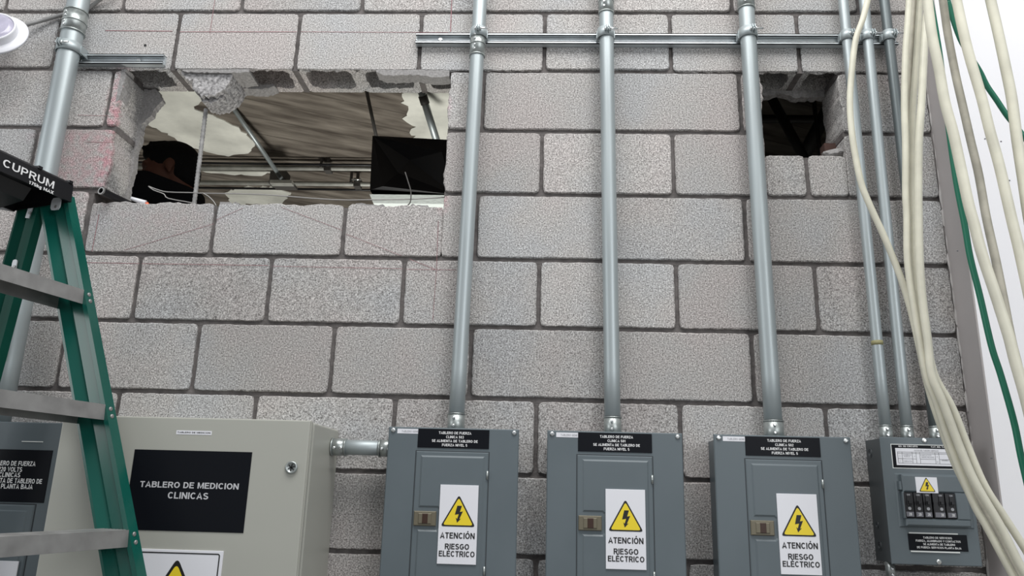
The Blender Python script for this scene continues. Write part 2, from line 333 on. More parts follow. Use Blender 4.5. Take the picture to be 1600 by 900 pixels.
# ------------------------------------------------------------------ the block wall
T = .15                                              # block thickness
TOP = 2.9185; PV = .213; PU = .205
ZOFF = {-1: .004, 0: 0, 1: -.001, 2: -.003, 3: -.002, 4: .001, 5: .003, 6: .002, 7: -.001}
XOFF = {-1: 0, 0: .010, 1: -.003, 2: .004, 3: -.005, 4: .003, 5: -.006, 6: .003}
def zline(r): return TOP - PV * r + ZOFF.get(r, 0)
HL = (-1.183, -.100, 2.447, zline(0))                # left opening x0,x1,z0,z1
HR = (.896, 1.143, 2.629, zline(0))                  # right opening
XL, XR = -2.5, 1.419
JW = .0065
wall = MB(); soff = MB()
def jit_outline(x0, x1, z0, z1, rough=(0, 0, 0, 0)):
    """outline of one block face: rough = extra raggedness on bottom, right, top, left"""
    pts = []; cr = .006
    edges = (((x0, z0), (x1, z0), rough[0]), ((x1, z0), (x1, z1), rough[1]), ((x1, z1), (x0, z1), rough[2]), ((x0, z1), (x0, z0), rough[3]))
    for (a, b_, rg) in edges:
        L = math.hypot(b_[0] - a[0], b_[1] - a[1]); n = max(2, int(L / .014)); dx, dz = (b_[0] - a[0]) / L, (b_[1] - a[1]) / L; nx, nz = -dz, dx
        ph = random.random() * 9
        for i in range(n):
            t = i / n; q = random.uniform(-.0011, .0009) + (random.uniform(-.5, .5) * rg + .6 * rg * sin(ph + t * L * 38)) if i else .0035
            if i == 0: pts.append((a[0] + (nx - (-dx)) * .0 + dx * .003 + nx * .003, a[1] + dz * .003 + nz * .003))
            else: pts.append((a[0] + dx * L * t + nx * q, a[1] + dz * L * t + nz * q))
    return pts
def add_block(mb, x0, x1, z0, z1, rough=(0, 0, 0, 0), depth=T):
    n0 = len(mb.v); pts = jit_outline(x0, x1, z0, z1, rough); y0 = random.uniform(-.0008, .0012); n = len(pts); cx, cz = (x0 + x1) / 2, (z0 + z1) / 2; hx, hz = (x1 - x0) / 2, (z1 - z0) / 2
    if any(rough):
        def bk(p, k): q = (max(x0, min(x1, p[0])), max(z0, min(z1, p[1]))); return (p[0] + (q[0] - p[0]) * k, p[1] + (q[1] - p[1]) * k)
        rows = [(.0035, 0), (.012, .15), (.035, .75), (depth, 1)]
        vs = []
        for p in pts:
            d = Vector((p[0] - cx, p[1] - cz)).normalized() * .0035; vs.append((p[0] - d.x, y0, p[1] - d.y))
        for (yy, k) in rows:
            for p in pts: q = bk(p, k); vs.append((q[0] + random.uniform(-.0012, .0012) * (k > 0), y0 + yy if yy < depth else depth, q[1] + random.uniform(-.0012, .0012) * (k > 0)))
        fs = [tuple(range(n)), tuple(4 * n + i for i in reversed(range(n)))]
        for r_ in range(4): fs += [(r_ * n + i, (r_ + 1) * n + i, (r_ + 1) * n + (i + 1) % n, r_ * n + (i + 1) % n) for i in range(n)]
        mb.add(vs, fs)
    else: mb.poly(pts, y0, depth, .0035)
    mb.attr += [random.uniform(.90, 1.08)] * (len(mb.v) - n0)
def hollow_cell(mb, x0, x1, z0, z1, tone=1., filled=False):
    """half a hollow block seen from below: rounded open core between face shells"""
    N = 40; y0, y1 = .004, T; cx, cy = (x0 + x1) / 2, (y0 + y1) / 2; hx, hy = (x1 - x0) / 2, (y1 - y0) / 2
    def outer(t):
        c, s_ = cos(t), sin(t); k = min(hx / abs(c) if abs(c) > 1e-6 else 9, hy / abs(s_) if abs(s_) > 1e-6 else 9); return (cx + c * k, cy + s_ * k)
    ix, iy = hx - .021, (y1 - .031 - .010) / 2; icy = .010 + iy
    def inner(t, g=0):
        c, s_ = cos(t), sin(t); n = 5.; k = 1 / ((abs(c) / (ix - g)) ** n + (abs(s_) / (iy - g)) ** n) ** (1 / n); return (cx + c * k, icy + s_ * k)
    ts = [2 * pi * (i + .5) / N for i in range(N)]; vs = []
    zj = [random.uniform(-.006, .003) if True else 0 for _ in ts]
    vs += [(outer(t)[0], outer(t)[1], z0) for t in ts]
    vs += [(inner(t)[0] + random.uniform(-.0015, .0015), inner(t)[1] + random.uniform(-.0015, .0015), z0 + zj[i]) for i, t in enumerate(ts)]
    vs += [(inner(t, .010)[0], inner(t, .010)[1], z1 - .02) for t in ts]
    vs += [(outer(t)[0], outer(t)[1], z1) for t in ts]
    vs += [(cx, cy, z1 - .02), (cx, cy, z1)]
    fs = []
    for i in range(N):
        j = (i + 1) % N
        fs += [(i, j, N + j, N + i), (N + i, N + j, 2 * N + j, 2 * N + i), (2 * N + i, 2 * N + j, 4 * N), (i, 3 * N + i, 3 * N + j, j), (3 * N + i, 4 * N + 1, 3 * N + j)]
    n0 = len(mb.v); mb.add(vs, fs); mb.attr += [tone] * (len(mb.v) - n0)

mortar = MB()
for r in range(-4, 14):
    zt, zb = zline(r) - JW, zline(r + 1) + JW
    par = 0 if r % 2 == 0 else 1
    js = [(2 * k + par) * PU + XOFF.get(r, 0) for k in range(-7, 8)]
    js = [XL] + [j for j in js if XL + .08 < j < XR - .03] + [XR]
    holes = []
    if r in (0, 1): holes.append((HL[0], HL[1]))
    if r == 0: holes.append((HR[0], HR[1]))
    for a, b_ in zip(js, js[1:]):
        l, rr_ = a + JW, b_ - JW
        segs = [(l, rr_, 0, 0)]
        for (h0, h1) in holes:
            ns = []
            for (s0, s1, fl, fr) in segs:
                if s1 <= h0 or s0 >= h1: ns.append((s0, s1, fl, fr)); continue
                if s0 < h0 - .01: ns.append((s0, h0, fl, 1))
                if s1 > h1 + .01: ns.append((h1, s1, 1, fr))
            segs = ns
        for (s0, s1, fl, fr) in segs:
            z1_ = zt; z0_ = zb; rt = 0
            if r == 2 and s1 > HL[0] and s0 < HL[1]:     # blocks below the left opening, cut down
                cuts = [(s0, min(s1, HL[0] - .03), zt, 0), (max(s0, HL[0] - .03), min(s1, HL[1]), HL[2], 1), (max(s0, HL[1]), s1, zt, 0)]
                for (c0, c1, zz, rg) in cuts:
                    if c1 - c0 > .012: add_block(wall, c0, c1, zb, zz, (0, 0, .0045 * rg, 0))
                continue
            if r == 1 and s1 > HR[0] and s0 < HR[1] + .0:  # cut blocks below the right opening
                cuts = [(s0, min(s1, HR[0]), zt), (max(s0, HR[0]), min(s1, HR[1]), HR[2]), (max(s0, HR[1]), s1, zt)]
                for (c0, c1, zz) in cuts:
                    if c1 - c0 > .012: add_block(wall, c0, c1, zb, zz, (0, 0, .001 if zz < zt else 0, 0))
                continue
            if r == -1 and ((s1 > HL[0] and s0 < HL[1]) or (s1 > HR[0] and s0 < HR[1])):   # hollow blocks over the openings
                zb2 = zb - JW + .001
                n0 = len(wall.v); wall.poly(jit_outline(s0, s1, zb2, zt, (.0012, 0, 0, 0)), 0, .0045, .003); tn = random.uniform(.94, 1.06); wall.attr += [tn] * (len(wall.v) - n0)
                mid = (s0 + s1) / 2
                hollow_cell(wall, s0, mid, zb2 + .001, zt, tn); hollow_cell(wall, mid, s1, zb2 + .001, zt, tn)
                continue
            add_block(wall, s0, s1, z0_, z1_, (0, .0075 * fr, 0, .005 * fl))
        # head joint mortar
        if b_ < XR - .001:
            inside = any(h0 - .005 < b_ < h1 + .005 for h0, h1 in holes)
            if not inside:
                zz = zt + JW
                if r == 1 and HR[0] < b_ < HR[1]: zz = HR[2] - .004
                if r == 2 and HL[0] < b_ < HL[1]: zz = HL[2] - .006
                mortar.box(b_ - JW - .003, b_ + JW + .003, .0091, T - .003, zb - JW, zz)
    # bed joint under this row
    zc = zline(r + 1); parts = [(XL, XR)]
    cutset = []
    if r in (-1,): cutset = [(HL[0] + .0, HL[1]), (HR[0], HR[1])]
    if r == 0: cutset = [(HL[0], HL[1]), (HR[0], HR[1])]
    if r == 1: cutset = [(HL[0] - .0, HL[1])]
    for (h0, h1) in cutset:
        np_ = []
        for (a, b_) in parts:
            if b_ <= h0 or a >= h1: np_.append((a, b_))
            else:
                if a < h0: np_.append((a, h0))
                if b_ > h1: np_.append((h1, b_))
        parts = np_
    for (a, b_) in parts: mortar.box(a, b_, .0085, T - .002, zc - JW - .003, zc + JW + .003)
w = struct(wall.build('wall_back', M_BLOCK, origin=(0, 0, 0)))
mortar.build('mortar', M_MORTAR, w)
# leftover mortar ledges and chipped corners around the openings
chips = MB()
def chunk(mb, c, sx, sy, sz, n=26, rough=.25, seed=0):
    rnd = random.Random(seed); bm = bmesh.new(); bmesh.ops.create_icosphere(bm, subdivisions=3, radius=1)
    offs = [(Vector((rnd.uniform(-1, 1), rnd.uniform(-1, 1), rnd.uniform(-1, 1))).normalized(), rnd.uniform(.72, 1.0)) for _ in range(n)]
    for v in bm.verts:
        d = v.co.normalized(); m = 1.
        for (nn, h) in offs:
            q = d.dot(nn)
            if q > 1e-3: m = min(m, h / q * .86)
        v.co = d * (m + rnd.uniform(-.5, .5) * rough * .18)
    vs = [Vector((v.co.x * sx, v.co.y * sy, v.co.z * sz)) + Vector(c) for v in bm.verts]
    n0 = len(mb.v); mb.add(vs, [[v.index for v in f.verts] for f in bm.faces]); bm.free()
def ragged(mb, top, bot, y0, y1, seed, amp=.004, step=.009):
    """slab between two outlines (lists of x,z) with broken edges"""
    rnd = random.Random(seed)
    def dens(P):
        out = []
        for a, b_ in zip(P, P[1:]):
            n = max(1, int(math.hypot(b_[0] - a[0], b_[1] - a[1]) / step))
            for k in range(n): t = k / n; out.append((a[0] + (b_[0] - a[0]) * t + rnd.uniform(-amp, amp) * .5, a[1] + (b_[1] - a[1]) * t + rnd.uniform(-amp, amp)))
        out.append(P[-1]); return out
    pts = dens(top) + dens(bot); n = len(pts); vs = []; L = 5
    for l in range(L):
        yy = y0 + (y1 - y0) * l / (L - 1)
        vs += [(p[0] + rnd.uniform(-1, 1) * amp * .45, yy, p[1] + rnd.uniform(-1, 1) * amp * .45) for p in pts]
    fs = [tuple(range(n)), tuple((L - 1) * n + i for i in reversed(range(n)))] + [(l * n + i, (l + 1) * n + i, (l + 1) * n + (i + 1) % n, l * n + (i + 1) % n) for l in range(L - 1) for i in range(n)]
    mb.add(vs, fs)
zl0 = zline(0)
xa, xb = at(587, 115, 0).x, at(702, 115, 0).x
ragged(chips, [(xa, zl0 + .004), (xb, zl0 + .004)], [(xb, zl0 - .022), (xb - .05, zl0 - .026), (xa + .14, zl0 - .016), (xa + .03, zl0 - .020), (xa, zl0 - .006)], .001, .05, 1, .002)
xa, xb = at(285, 107, 0).x, at(375, 107, 0).x
ragged(chips, [(xa, zl0 + .004), (xb + .03, zl0 + .004)], [(xb + .03, zl0 - .008), (xb, zl0 - .012), (xa + .02, zl0 - .010), (xa, zl0 - .004)], .002, .145, 2, .0022)
xa, xb = at(375, 140, .13).x, at(432, 150, .13).x
ragged(chips, [(xa, zl0 + .004), (xb, zl0 + .004)], [(xb, zl0 - .004), (xb - .02, zl0 - .014), (xa, zl0 - .016)], .10, .15, 3, .003)
# rubble edge of the left jamb, back corner
x = HL[0]
ragged(chips, [(x - .01, zl0 - .002), (x + .045, zl0 - .004), (x + .070, zl0 - .045), (x + .048, zl0 - .075), (x + .040, zl0 - .10), (x + .012, zl0 - .135), (x + .014, zl0 - .20), (x + .004, zl0 - .24)], [(x + .010, zl0 - .30), (x + .002, zl0 - .36), (x + .007, HL[2] + .02), (x - .01, HL[2])], .128, .152, 4, .0028, .006)
ragged(chips, [(x - .012, zl0 - .004), (x + .006, zl0 - .004), (x + .004, zl0 - .07)], [(x - .004, zl0 - .12), (x - .012, zl0 - .12)], -.001, .05, 5, .004)
# raised crumbs along the sill
for i, (p0_, p1_, hh) in enumerate(((342, 372, .006), (555, 600, .007), (640, 668, .006))):
    a, b_ = at(p0_, 322, .0).x, at(p1_, 322, .0).x; ragged(chips, [(a, HL[2] + hh), (b_, HL[2] + hh * .6)], [(b_, HL[2] - .006), (a, HL[2] - .006)], .004, .07, 20 + i, .003)
# ragged back strip of the lintel over the right opening
ragged(chips, [(HR[0], zl0 + .004), (HR[1], zl0 + .004)], [(HR[1], zl0 - .020), (HR[0] + .15, zl0 - .026), (HR[0] + .11, zl0 - .014), (HR[0] + .095, zl0 - .008), (HR[0] + .06, zl0 - .018), (HR[0], zl0 - .010)], .118, .150, 6, .003)
chips.build('mortar_crumbs', M_ROUGH, w)
# pale grout edges between wall end and the column
ge = MB()
for i in range(60):
    chunk(ge, (XR - .003 + random.uniform(-.003, .002), -.001, .1 + i * .055 + random.uniform(-.02, .02)), .0045, .004, .034, n=10, seed=200 + i)
ge.build('plaster_edge', mat('pale_plaster_edge', (.50, .48, .47), .9), w)

# grouted core hanging in the left opening
lump = MB(); cL = at(336, 140, .075)
x_ = cL.x
ragged(lump, [(x_ - .088, zl0 + .003), (x_ + .085, zl0 + .003)], [(x_ + .080, zl0 - .030), (x_ + .060, zl0 - .070), (x_ + .030, zl0 - .088), (x_ - .010, zl0 - .092), (x_ - .040, zl0 - .070), (x_ - .052, zl0 - .035), (x_ - .088, zl0 - .012)], .012, .135, 31, .0042, .007)
ragged(lump, [(x_ - .055, zl0 - .02), (x_ + .066, zl0 - .02)], [(x_ + .052, zl0 - .080), (x_ + .018, zl0 - .104), (x_ - .022, zl0 - .096)], .035, .115, 32, .005, .007)
lump.build('grout_lump', mat('grout', (.33, .32, .32), .95, spec=.05, var=(110, .55), bump=(130, .9, .004)), w)

# red chalk lines snapped on the blocks
def chalk(p, q, wd_=.0016, y=-.0012, parent=w):
    a, b_ = at(*p, 0), at(*q, 0); d = (b_ - a).normalized(); nrm = Vector((-d.z, 0, d.x)) * wd_ * .62
    m = MB(); m.add([(v.x, y, v.z) for v in (a - nrm, b_ - nrm, b_ + nrm, a + nrm)], [(0, 1, 2, 3)]); m.build('chalk_line', M_CHALK, parent)
for p, q, wd_ in (((165, 48), (270, 49), .0018), ((281, 50), (464, 50), .0015), ((470, 50), (700, 51), .0012), ((706, 0), (704, 50), .0022), ((336, 0), (328, 53), .0013),
              ((135, 222), (180, 223), .0012), ((110, 410), (218, 412), .0014), ((222, 412), (420, 415), .0014), ((426, 416), (630, 420), .0011), ((634, 421), (712, 422), .001),
              ((195, 391), (334, 350), .0009), ((338, 344), (380, 325), .0009), ((440, 324), (535, 360), .0009), ((541, 366), (628, 400), .0009), ((640, 405), (680, 421), .0012),
              ((685, 345), (682, 421), .0011), ((682, 422), (676, 503), .0009), ((155, 335), (144, 393), .0016), ((122, 180), (192, 182), .001)):
    chalk(p, q, wd_)
hm = MB(); a = at(227, 71, 0); hm.tube([(a.x, -.0015, a.z), (a.x, .003, a.z)], .0045, 12); hm.build('drill_hole', M_INK, w)

# column, floor
cx0 = 1.4145; cx1 = 1.705
c = MB(); c.bbox(cx0 + .0, cx1, -.100, .25, 0, 3.75, .003)
col = c.build('wall_column', M_COLUMN, origin=(0, 0, 0)); struct(col)
col.data.materials.append(M_COLUMN_SHADE)
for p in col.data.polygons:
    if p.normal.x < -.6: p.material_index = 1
nk = MB()
for (px, py) in ((1539, 217), (1564, 221), (1577, 282), (1549, 716), (1496, 392)):
    a = at(px, py, -.1); chunk(nk, (a.x, -.1005, a.z), .003, .0012, .002, n=8, seed=int(px))
nk.build('nick', mat('nick', (.12, .12, .13), .9), col)
b2 = MB()
for r in range(-4, 14):
    x = cx1 + .006
    first = .41 if r % 2 else .205
    while x < 3.2:
        x2 = min(3.2, x + first - .013); add_block(b2, x, x2, zline(r + 1) + JW, zline(r) - JW); x = x2 + .013; first = .41
wr = struct(b2.build('wall_right', M_BLOCK, origin=(0, 0, 0)))
mo = MB(); mo.box(cx1, 3.2, .0085, T - .002, 0, 3.75); mo.build('mortar', M_MORTAR, wr)
fl = MB(); fl.box(-4.5, 4.5, -6.5, 6, -.1, 0); struct(fl.build('floor', M_FLOOR, origin=(0, 0, 0)))
# inner rooms behind the wall
CZ = 3.55
ce = MB(); ce.box(-3.2, 3.2, T, 5.6, CZ, CZ + .2); ceiling = struct(ce.build('ceiling', M_PLANK, origin=(0, 0, 0)))
iw = MB(); iw.box(-3.3, 3.3, 5.5, 5.65, 0, CZ + .2); struct(iw.build('wall_inner_far', M_INNER, origin=(0, 0, 0)))
iw = MB(); iw.box(-3.3, -3.15, T, 5.5, 0, CZ + .2); struct(iw.build('wall_inner_left', M_INNER, origin=(0, 0, 0)))
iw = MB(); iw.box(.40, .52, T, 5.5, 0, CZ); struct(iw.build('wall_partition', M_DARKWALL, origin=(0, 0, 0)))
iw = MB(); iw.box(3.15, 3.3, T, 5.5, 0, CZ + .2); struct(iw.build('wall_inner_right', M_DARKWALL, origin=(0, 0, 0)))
iw = MB(); iw.box(-3.3, XL, -.0, T, 0, 3.75); struct(iw.build('wall_left', M_INNER, origin=(0, 0, 0)))
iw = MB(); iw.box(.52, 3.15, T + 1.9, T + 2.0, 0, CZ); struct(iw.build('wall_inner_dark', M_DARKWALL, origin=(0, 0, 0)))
# plaster remains on the ceiling
def ceil_patch(pts, seed):
    rnd = random.Random(seed); P = [atz(x, y, CZ) for x, y in pts]; out = []
    for i in range(len(P)):
        a, b_ = P[i], P[(i + 1) % len(P)]; L = (b_ - a).length; n = max(2, int(L / .03))
        for k in range(n):
            q = a.lerp(b_, k / n); out.append((q.x + rnd.uniform(-.012, .012), q.y + rnd.uniform(-.018, .018)))
    m = MB(); n = len(out); m.add([(x, y, CZ - .006) for x, y in out] + [(x, y, CZ + .001) for x, y in out], [tuple(range(n))] + [(i, (i + 1) % n, n + (i + 1) % n, n + i) for i in range(n)])
    m.build('plaster_patch', M_PLASTER, ceiling)
ceil_patch([(170, 140), (330, 140), (300, 168), (340, 182), (375, 200), (398, 222), (392, 236), (352, 243), (330, 238), (290, 226), (262, 208), (225, 190), (180, 180)], 1)
ceil_patch([(633, 135), (730, 135), (730, 226), (640, 226), (648, 212), (640, 205), (652, 196), (632, 185), (640, 172), (630, 160)], 2)
ceil_patch([(352, 300), (380, 291), (425, 292), (455, 300), (440, 318), (360, 318)], 3)
ceil_patch([(305, 262), (400, 262), (424, 268), (400, 274), (330, 270)], 4)

# ------------------------------------------------------------------ things in the inner room
def up_to(p, q, z=3.55):
    """point where the line q->p reaches the height z"""
    d = p - q; return q + d * ((z - q.z) / d.z)
def strip_channel(name, y, z, x0, x1, label):
    m = MB(); m.box(x0, x1, y, y + .04, z, z + .004); m.box(x0, x1, y, y + .003, z, z + .02); m.box(x0, x1, y + .037, y + .04, z, z + .02); m.box(x0, x1, y + .012, y + .028, z - .012, z)
    return tag(m.build(name, M_DKGALV), label, 'conduit', 'conduits under the inner ceiling')
M_DKGALV = mat('dull_tube', (.42, .42, .39), .5, .3, var=(20, .15))
t1, t2 = at(400, 262, 2.1), at(400, 286, 2.25)
for tt, lb, yy in ((t1, 'upper long grey conduit under the inner ceiling, behind the left opening', 2.1), (t2, 'lower long grey conduit under the inner ceiling, behind the left opening', 2.25)):
    m = MB(); m.tube([(-2.6, yy, tt.z), (.38, yy, tt.z)], .015, 14)
    o = m.build('conduit', M_DKGALV); tag(o, lb, 'conduit', 'conduits under the inner ceiling')
for (px, py, yy, lb) in ((514, 255, 2.1, 'small clamp on the upper inner conduit'), (560, 277, 2.25, 'small shiny clamp on the lower inner conduit')):
    a = at(px, py, yy); r_ = thing('pipe_clamp', lb, 'clamp', (a.x, yy, a.z))
    tz = (t1 if yy == 2.1 else t2).z
    m = MB(); m.box(a.x - .02, a.x + .02, yy - .03, yy + .03, tz - .025, tz + .03); m.build('band', M_DKSTEEL, r_)
    m = MB(); m.box(a.x - .045, a.x - .03, yy - .035, yy - .02, tz - .005, tz + .07, None); m.box(a.x - .005, a.x + .012, yy - .035, yy - .02, tz, tz + .065); m.build('bracket', M_DKSTEEL, r_)
    m = MB(); m.tube([(a.x - .03, yy - .04, tz + .015), (a.x + .03, yy - .04, tz + .015)], .006, 8); m.build('bolt', M_SCREW, r_)
for (yy, zz) in ((2.05, 3.50), (2.45, 3.50)):
    m = MB(); m.tube([(-2.9, yy, zz), (.38, yy + .02, zz)], .008, 8); tag(m.build('cable', M_BLACK), 'black cable strung along the inner ceiling, %s of two' % ('nearer' if yy < 2.2 else 'farther'), 'cable', 'black cables of the inner room')
# diagonal hanger
r_ = thing('hanger_strut', 'grey diagonal hanger strut running down to a dark bracket behind the left opening', 'strut', at(443, 285, 2.0))
m = MB(); p0, p1 = at(357, 160, .75), at(443, 284, 2.0); p0 = atz(357, 158, CZ)
m.tube([p0, p1], .0155, 4); m.build('bar', M_GALV, r_)
m = MB(); m.box(p1.x - .06, p1.x + .07, 1.96, 2.06, p1.z - .03, p1.z - .015); m.box(p1.x - .08, p1.x + .02, 1.98, 2.05, p1.z - .02, p1.z + .06); m.build('bracket', M_DKSTEEL, r_)
m = MB(); m.box(p1.x - .045, p1.x + .085, 1.90, 1.95, p1.z - .05, p1.z - .03); m.build('plate', M_DKGALV, r_)
# rods near the black box
m = MB(); q_ = at(592, 232, 1.32); m.tube([atz(571, 134, CZ), q_], .009, 8); tag(m.build('threaded_rod', M_DKSTEEL), 'thin brown rod rising left behind the black sheeted box', 'rod')
r_ = thing('support_post', 'pale grey post slanting behind the black sheeted box', 'post', at(686, 232, 1.25))
m = MB(); q_ = at(686, 232, 1.40); t_ = atz(655, 132, CZ); m.tube([t_, q_], .019, 12); m.build('pole', M_GALV, r_)
m = MB(); m.tube([t_.lerp(q_, .17), t_.lerp(q_, .30)], .023, 12); m.build('collar', M_DKSTEEL, r_)
# black box with a white underside
r_ = thing('duct_box', 'black sheeted box with white underside seen through the left opening', 'duct', at(636, 300, .95))
A, B, Cc, D = at(582, 212, .9), at(712, 219, .9), at(710, 304, .9), at(578, 297, .9)
A2, B2, C2, D2 = [p + Vector((.0, .42, .0)) for p in (A, B, Cc, D)]
m = MB(); e1 = at(598, 291, .865); e2 = at(690, 237, .86); e3 = at(640, 250, .94); e4 = at(622, 270, .925)
m.add([A, B, Cc, D, e1, e2, e3, e4, A2, B2, C2, D2], [(0, 3, 4), (0, 4, 7), (0, 7, 6), (0, 6, 5), (0, 5, 1), (5, 2, 1), (4, 3, 2), (4, 2, 7), (7, 2, 6), (6, 2, 5), (0, 1, 9, 8), (0, 8, 11, 3), (1, 2, 10, 9), (8, 9, 10, 11)])
m.build('black_cover', M_BAG, r_)
m = MB(); bz = min(Cc.z, D.z) - .003; g = [(D.x, .90), (Cc.x, .90), (Cc.x, 1.32), (D.x, 1.32)]
m.add([(x, y, bz) for x, y in g] + [(x, y, bz - .03) for x, y in [(D.x + .012, .93), (Cc.x, .93), (Cc.x, 1.27), (D.x + .03, 1.27)]], [(0, 1, 2, 3), (4, 5, 6), (4, 6, 7), (0, 4, 5, 1), (1, 5, 6, 2), (2, 6, 7, 3), (3, 7, 4, 0)])
m.build('insulation_board', M_FOAM, r_)
for hx in (Cc.x - .006,):
    m = MB(); m.tube([(hx, .92, B.z - .03), (hx, .92, CZ)], .004, 8); m.build('hanging_rod', M_DKSTEEL, r_)
# rods and wires in the opening
bar = MB(); a, b_ = at(322, 170, .075), at(302, 330, .075); n = 60; pts = []; rs = []
for i in range(n + 1):
    t = i / n; pts.append(a.lerp(b_, t) + Vector((0, 0, 0))); rs.append(.0062 + (.0014 if i % 2 else 0))
b_ .z = HL[2] - .03
bar.tube(pts, rs, 10); tag(bar.build('rebar', M_REBAR), 'ribbed steel bar standing in the left wall opening below the concrete lump', 'rebar')
def wire(pts, r, lab, mt=M_WIRE, grp='tie wires in the left opening'):
    m = MB(); m.tube(smooth_path([at(*p) for p in pts], 3), r, 8); return tag(m.build('wire', mt), lab, 'wire', grp)
def smooth_path(P, k=6):
    P = [Vector(p) for p in P]; out = []
    for i in range(len(P) - 1):
        p0, p1, p2, p3 = P[max(i - 1, 0)], P[i], P[i + 1], P[min(i + 2, len(P) - 1)]
        for j in range(k):
            t = j / k; out.append(.5 * ((2 * p1) + (p2 - p0) * t + (2 * p0 - 5 * p1 + 4 * p2 - p3) * t * t + (3 * p1 - p0 - 3 * p2 + p3) * t ** 3))
    out.append(P[-1]); return out
wire([(232, 291, .06), (245, 296, .06), (262, 300, .06), (300, 301, .06), (318, 302, .06), (410, 304, .06), (520, 312, .06), (590, 312, .06), (650, 311, .06), (697, 308, .06)], .0019, 'long pale wire strung across the bottom of the left opening')
wire([(232, 291, .058), (240, 297, .058), (256, 303, .058), (263, 310, .058), (300, 317, .058), (306, 321, .058)], .0017, 'bent short wire below the person\'s collar at left of the opening')
wire([(316, 301, .055), (326, 307, .055), (334, 315, .055), (338, 322, .055)], .0016, 'short wire end slanting down just right of the steel bar')
wire([(633, 269, .05), (638, 285, .05), (642, 300, .05), (641, 316, .05), (634, 322, .05), (622, 324, .05)], .002, 'dark hooked wire in front of the black sheeted box', M_DKSTEEL)
# tube stub poking out of the lower left corner
r_ = thing('tube_stub', 'black tube stub with open end lying in the lower left corner of the left opening', 'pipe', at(190, 312, .05))
p0, p1 = at(158, 298, -.045), at(222, 318, .11); p1.z = HL[2] + .016
m = MB(); m.ring(p0, p1, .0115, .0085); m.build('tube', M_BLACK, r_)
m = MB(); d = (p1 - p0).normalized(); m.ring(p0 - d * .001, p0 + d * .004, .0122, .0085); m.build('rim', M_ALU, r_)
m = MB(); a, b_ = at(205, 310, .05), at(228, 317, .06); b_.z = a.z - .012; m.tube([a, b_], [.006, .009], 8); m.build('white_end', M_WHITE, r_)
m = MB(); a = at(236, 314, .07); m.tube([b_, Vector((a.x, .07, HL[2] + .008))], .007, 8); m.build('orange_end', M_ORANGE, r_)
# dark room seen through the right opening
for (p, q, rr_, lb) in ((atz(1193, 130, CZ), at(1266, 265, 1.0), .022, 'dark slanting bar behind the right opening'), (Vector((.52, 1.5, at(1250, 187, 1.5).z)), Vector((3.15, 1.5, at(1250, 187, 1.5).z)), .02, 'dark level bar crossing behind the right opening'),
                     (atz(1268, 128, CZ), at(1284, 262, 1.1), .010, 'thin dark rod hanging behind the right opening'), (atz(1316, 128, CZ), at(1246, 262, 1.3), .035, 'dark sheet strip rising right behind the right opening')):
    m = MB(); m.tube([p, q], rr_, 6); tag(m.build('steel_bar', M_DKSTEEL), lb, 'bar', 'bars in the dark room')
r_ = thing('block_fragment', 'broken block fragment on the sill of the right opening', 'rubble', at(1300, 243, .08))
m = MB(); a = at(1296, 237, .09); chunk(m, (a.x + .002, .045, HR[2] + .022), .046, .035, .026, n=12, rough=.2, seed=3); m.build('chunk', M_ROUGH, r_)
m = MB(); m.box(a.x - .022, a.x + .022, .07, .11, HR[2], HR[2] + .076); m.build('brick_piece', M_BRICKRED, r_)

# ------------------------------------------------------------------ person behind the opening
def fuse(mb, voxel, name, mt, parent, smooth=6):
    o = mb.build(name, mt, parent, recalc=True)
    r1 = o.modifiers.new('r', 'REMESH'); r1.mode = 'VOXEL'; r1.voxel_size = voxel; r1.use_smooth_shade = True
    s1 = o.modifiers.new('s', 'SMOOTH'); s1.factor = .5; s1.iterations = smooth
    return o
def capsule(mb, a, b_, ra, rb):
    a, b_ = Vector(a), Vector(b_); mb.tube([a.lerp(b_, i / 4) for i in range(5)], [ra + (rb - ra) * i / 4 for i in range(5)], 16); mb.ball(a, ra, ra, ra, nu=14, nv=8); mb.ball(b_, rb, rb, rb, nu=14, nv=8)
HC = at(264, 266, .62)                             # middle of the head
per = thing('person', 'person with short black hair in dark clothes, head turned left, behind the left opening', 'person', (HC.x + .05, .66, HC.z - 1.60))
tilt = Matrix.Rotation(radians(-14), 3, 'Y') @ Matrix.Rotation(radians(20), 3, 'Z')   # faces -x, chin towards lower left
def hp(x, y, z): return HC + tilt @ Vector((x, y, z))   # face looks along local -x
body = MB()
body.ball(hp(.012, 0, .02), .098, .075, .092, tilt); body.ball(hp(-.035, 0, -.035), .062, .060, .085, tilt); body.ball(hp(-.05, 0, -.09), .035, .036, .026, tilt)
capsule(body, hp(-.088, 0, .005), hp(-.112, 0, -.026), .010, .016)              # nose
body.ball(hp(-.082, 0, .025), .018, .05, .012, tilt); body.ball(hp(-.094, 0, -.058), .014, .024, .007, tilt); body.ball(hp(-.092, 0, -.072), .012, .02, .007, tilt)
for s in (-1, 1):
    body.ball(hp(-.068, s * .032, -.012), .022, .02, .02, tilt)
    ear = tilt @ Matrix.Rotation(radians(15), 3, 'Y'); body.ball(hp(.008, s * .077, -.012), .019, .008, .033, ear); body.ball(hp(.006, s * .080, -.04), .010, .007, .012, ear)
neck = hp(.045, 0, -.13); ch = Vector((HC.x + .10, .68, HC.z - .22))
capsule(body, hp(.02, 0, -.06), ch, .056, .062)
pel = Vector((HC.x + .07, .70, HC.z - .70))
body.ball(ch + Vector((0, 0, -.08)), .12, .17, .13); body.ball(ch.lerp(pel, .5), .115, .155, .18); body.ball(pel, .12, .165, .13)
shl = {s: ch + Vector((.0, s * .18, -.03)) for s in (-1, 1)}
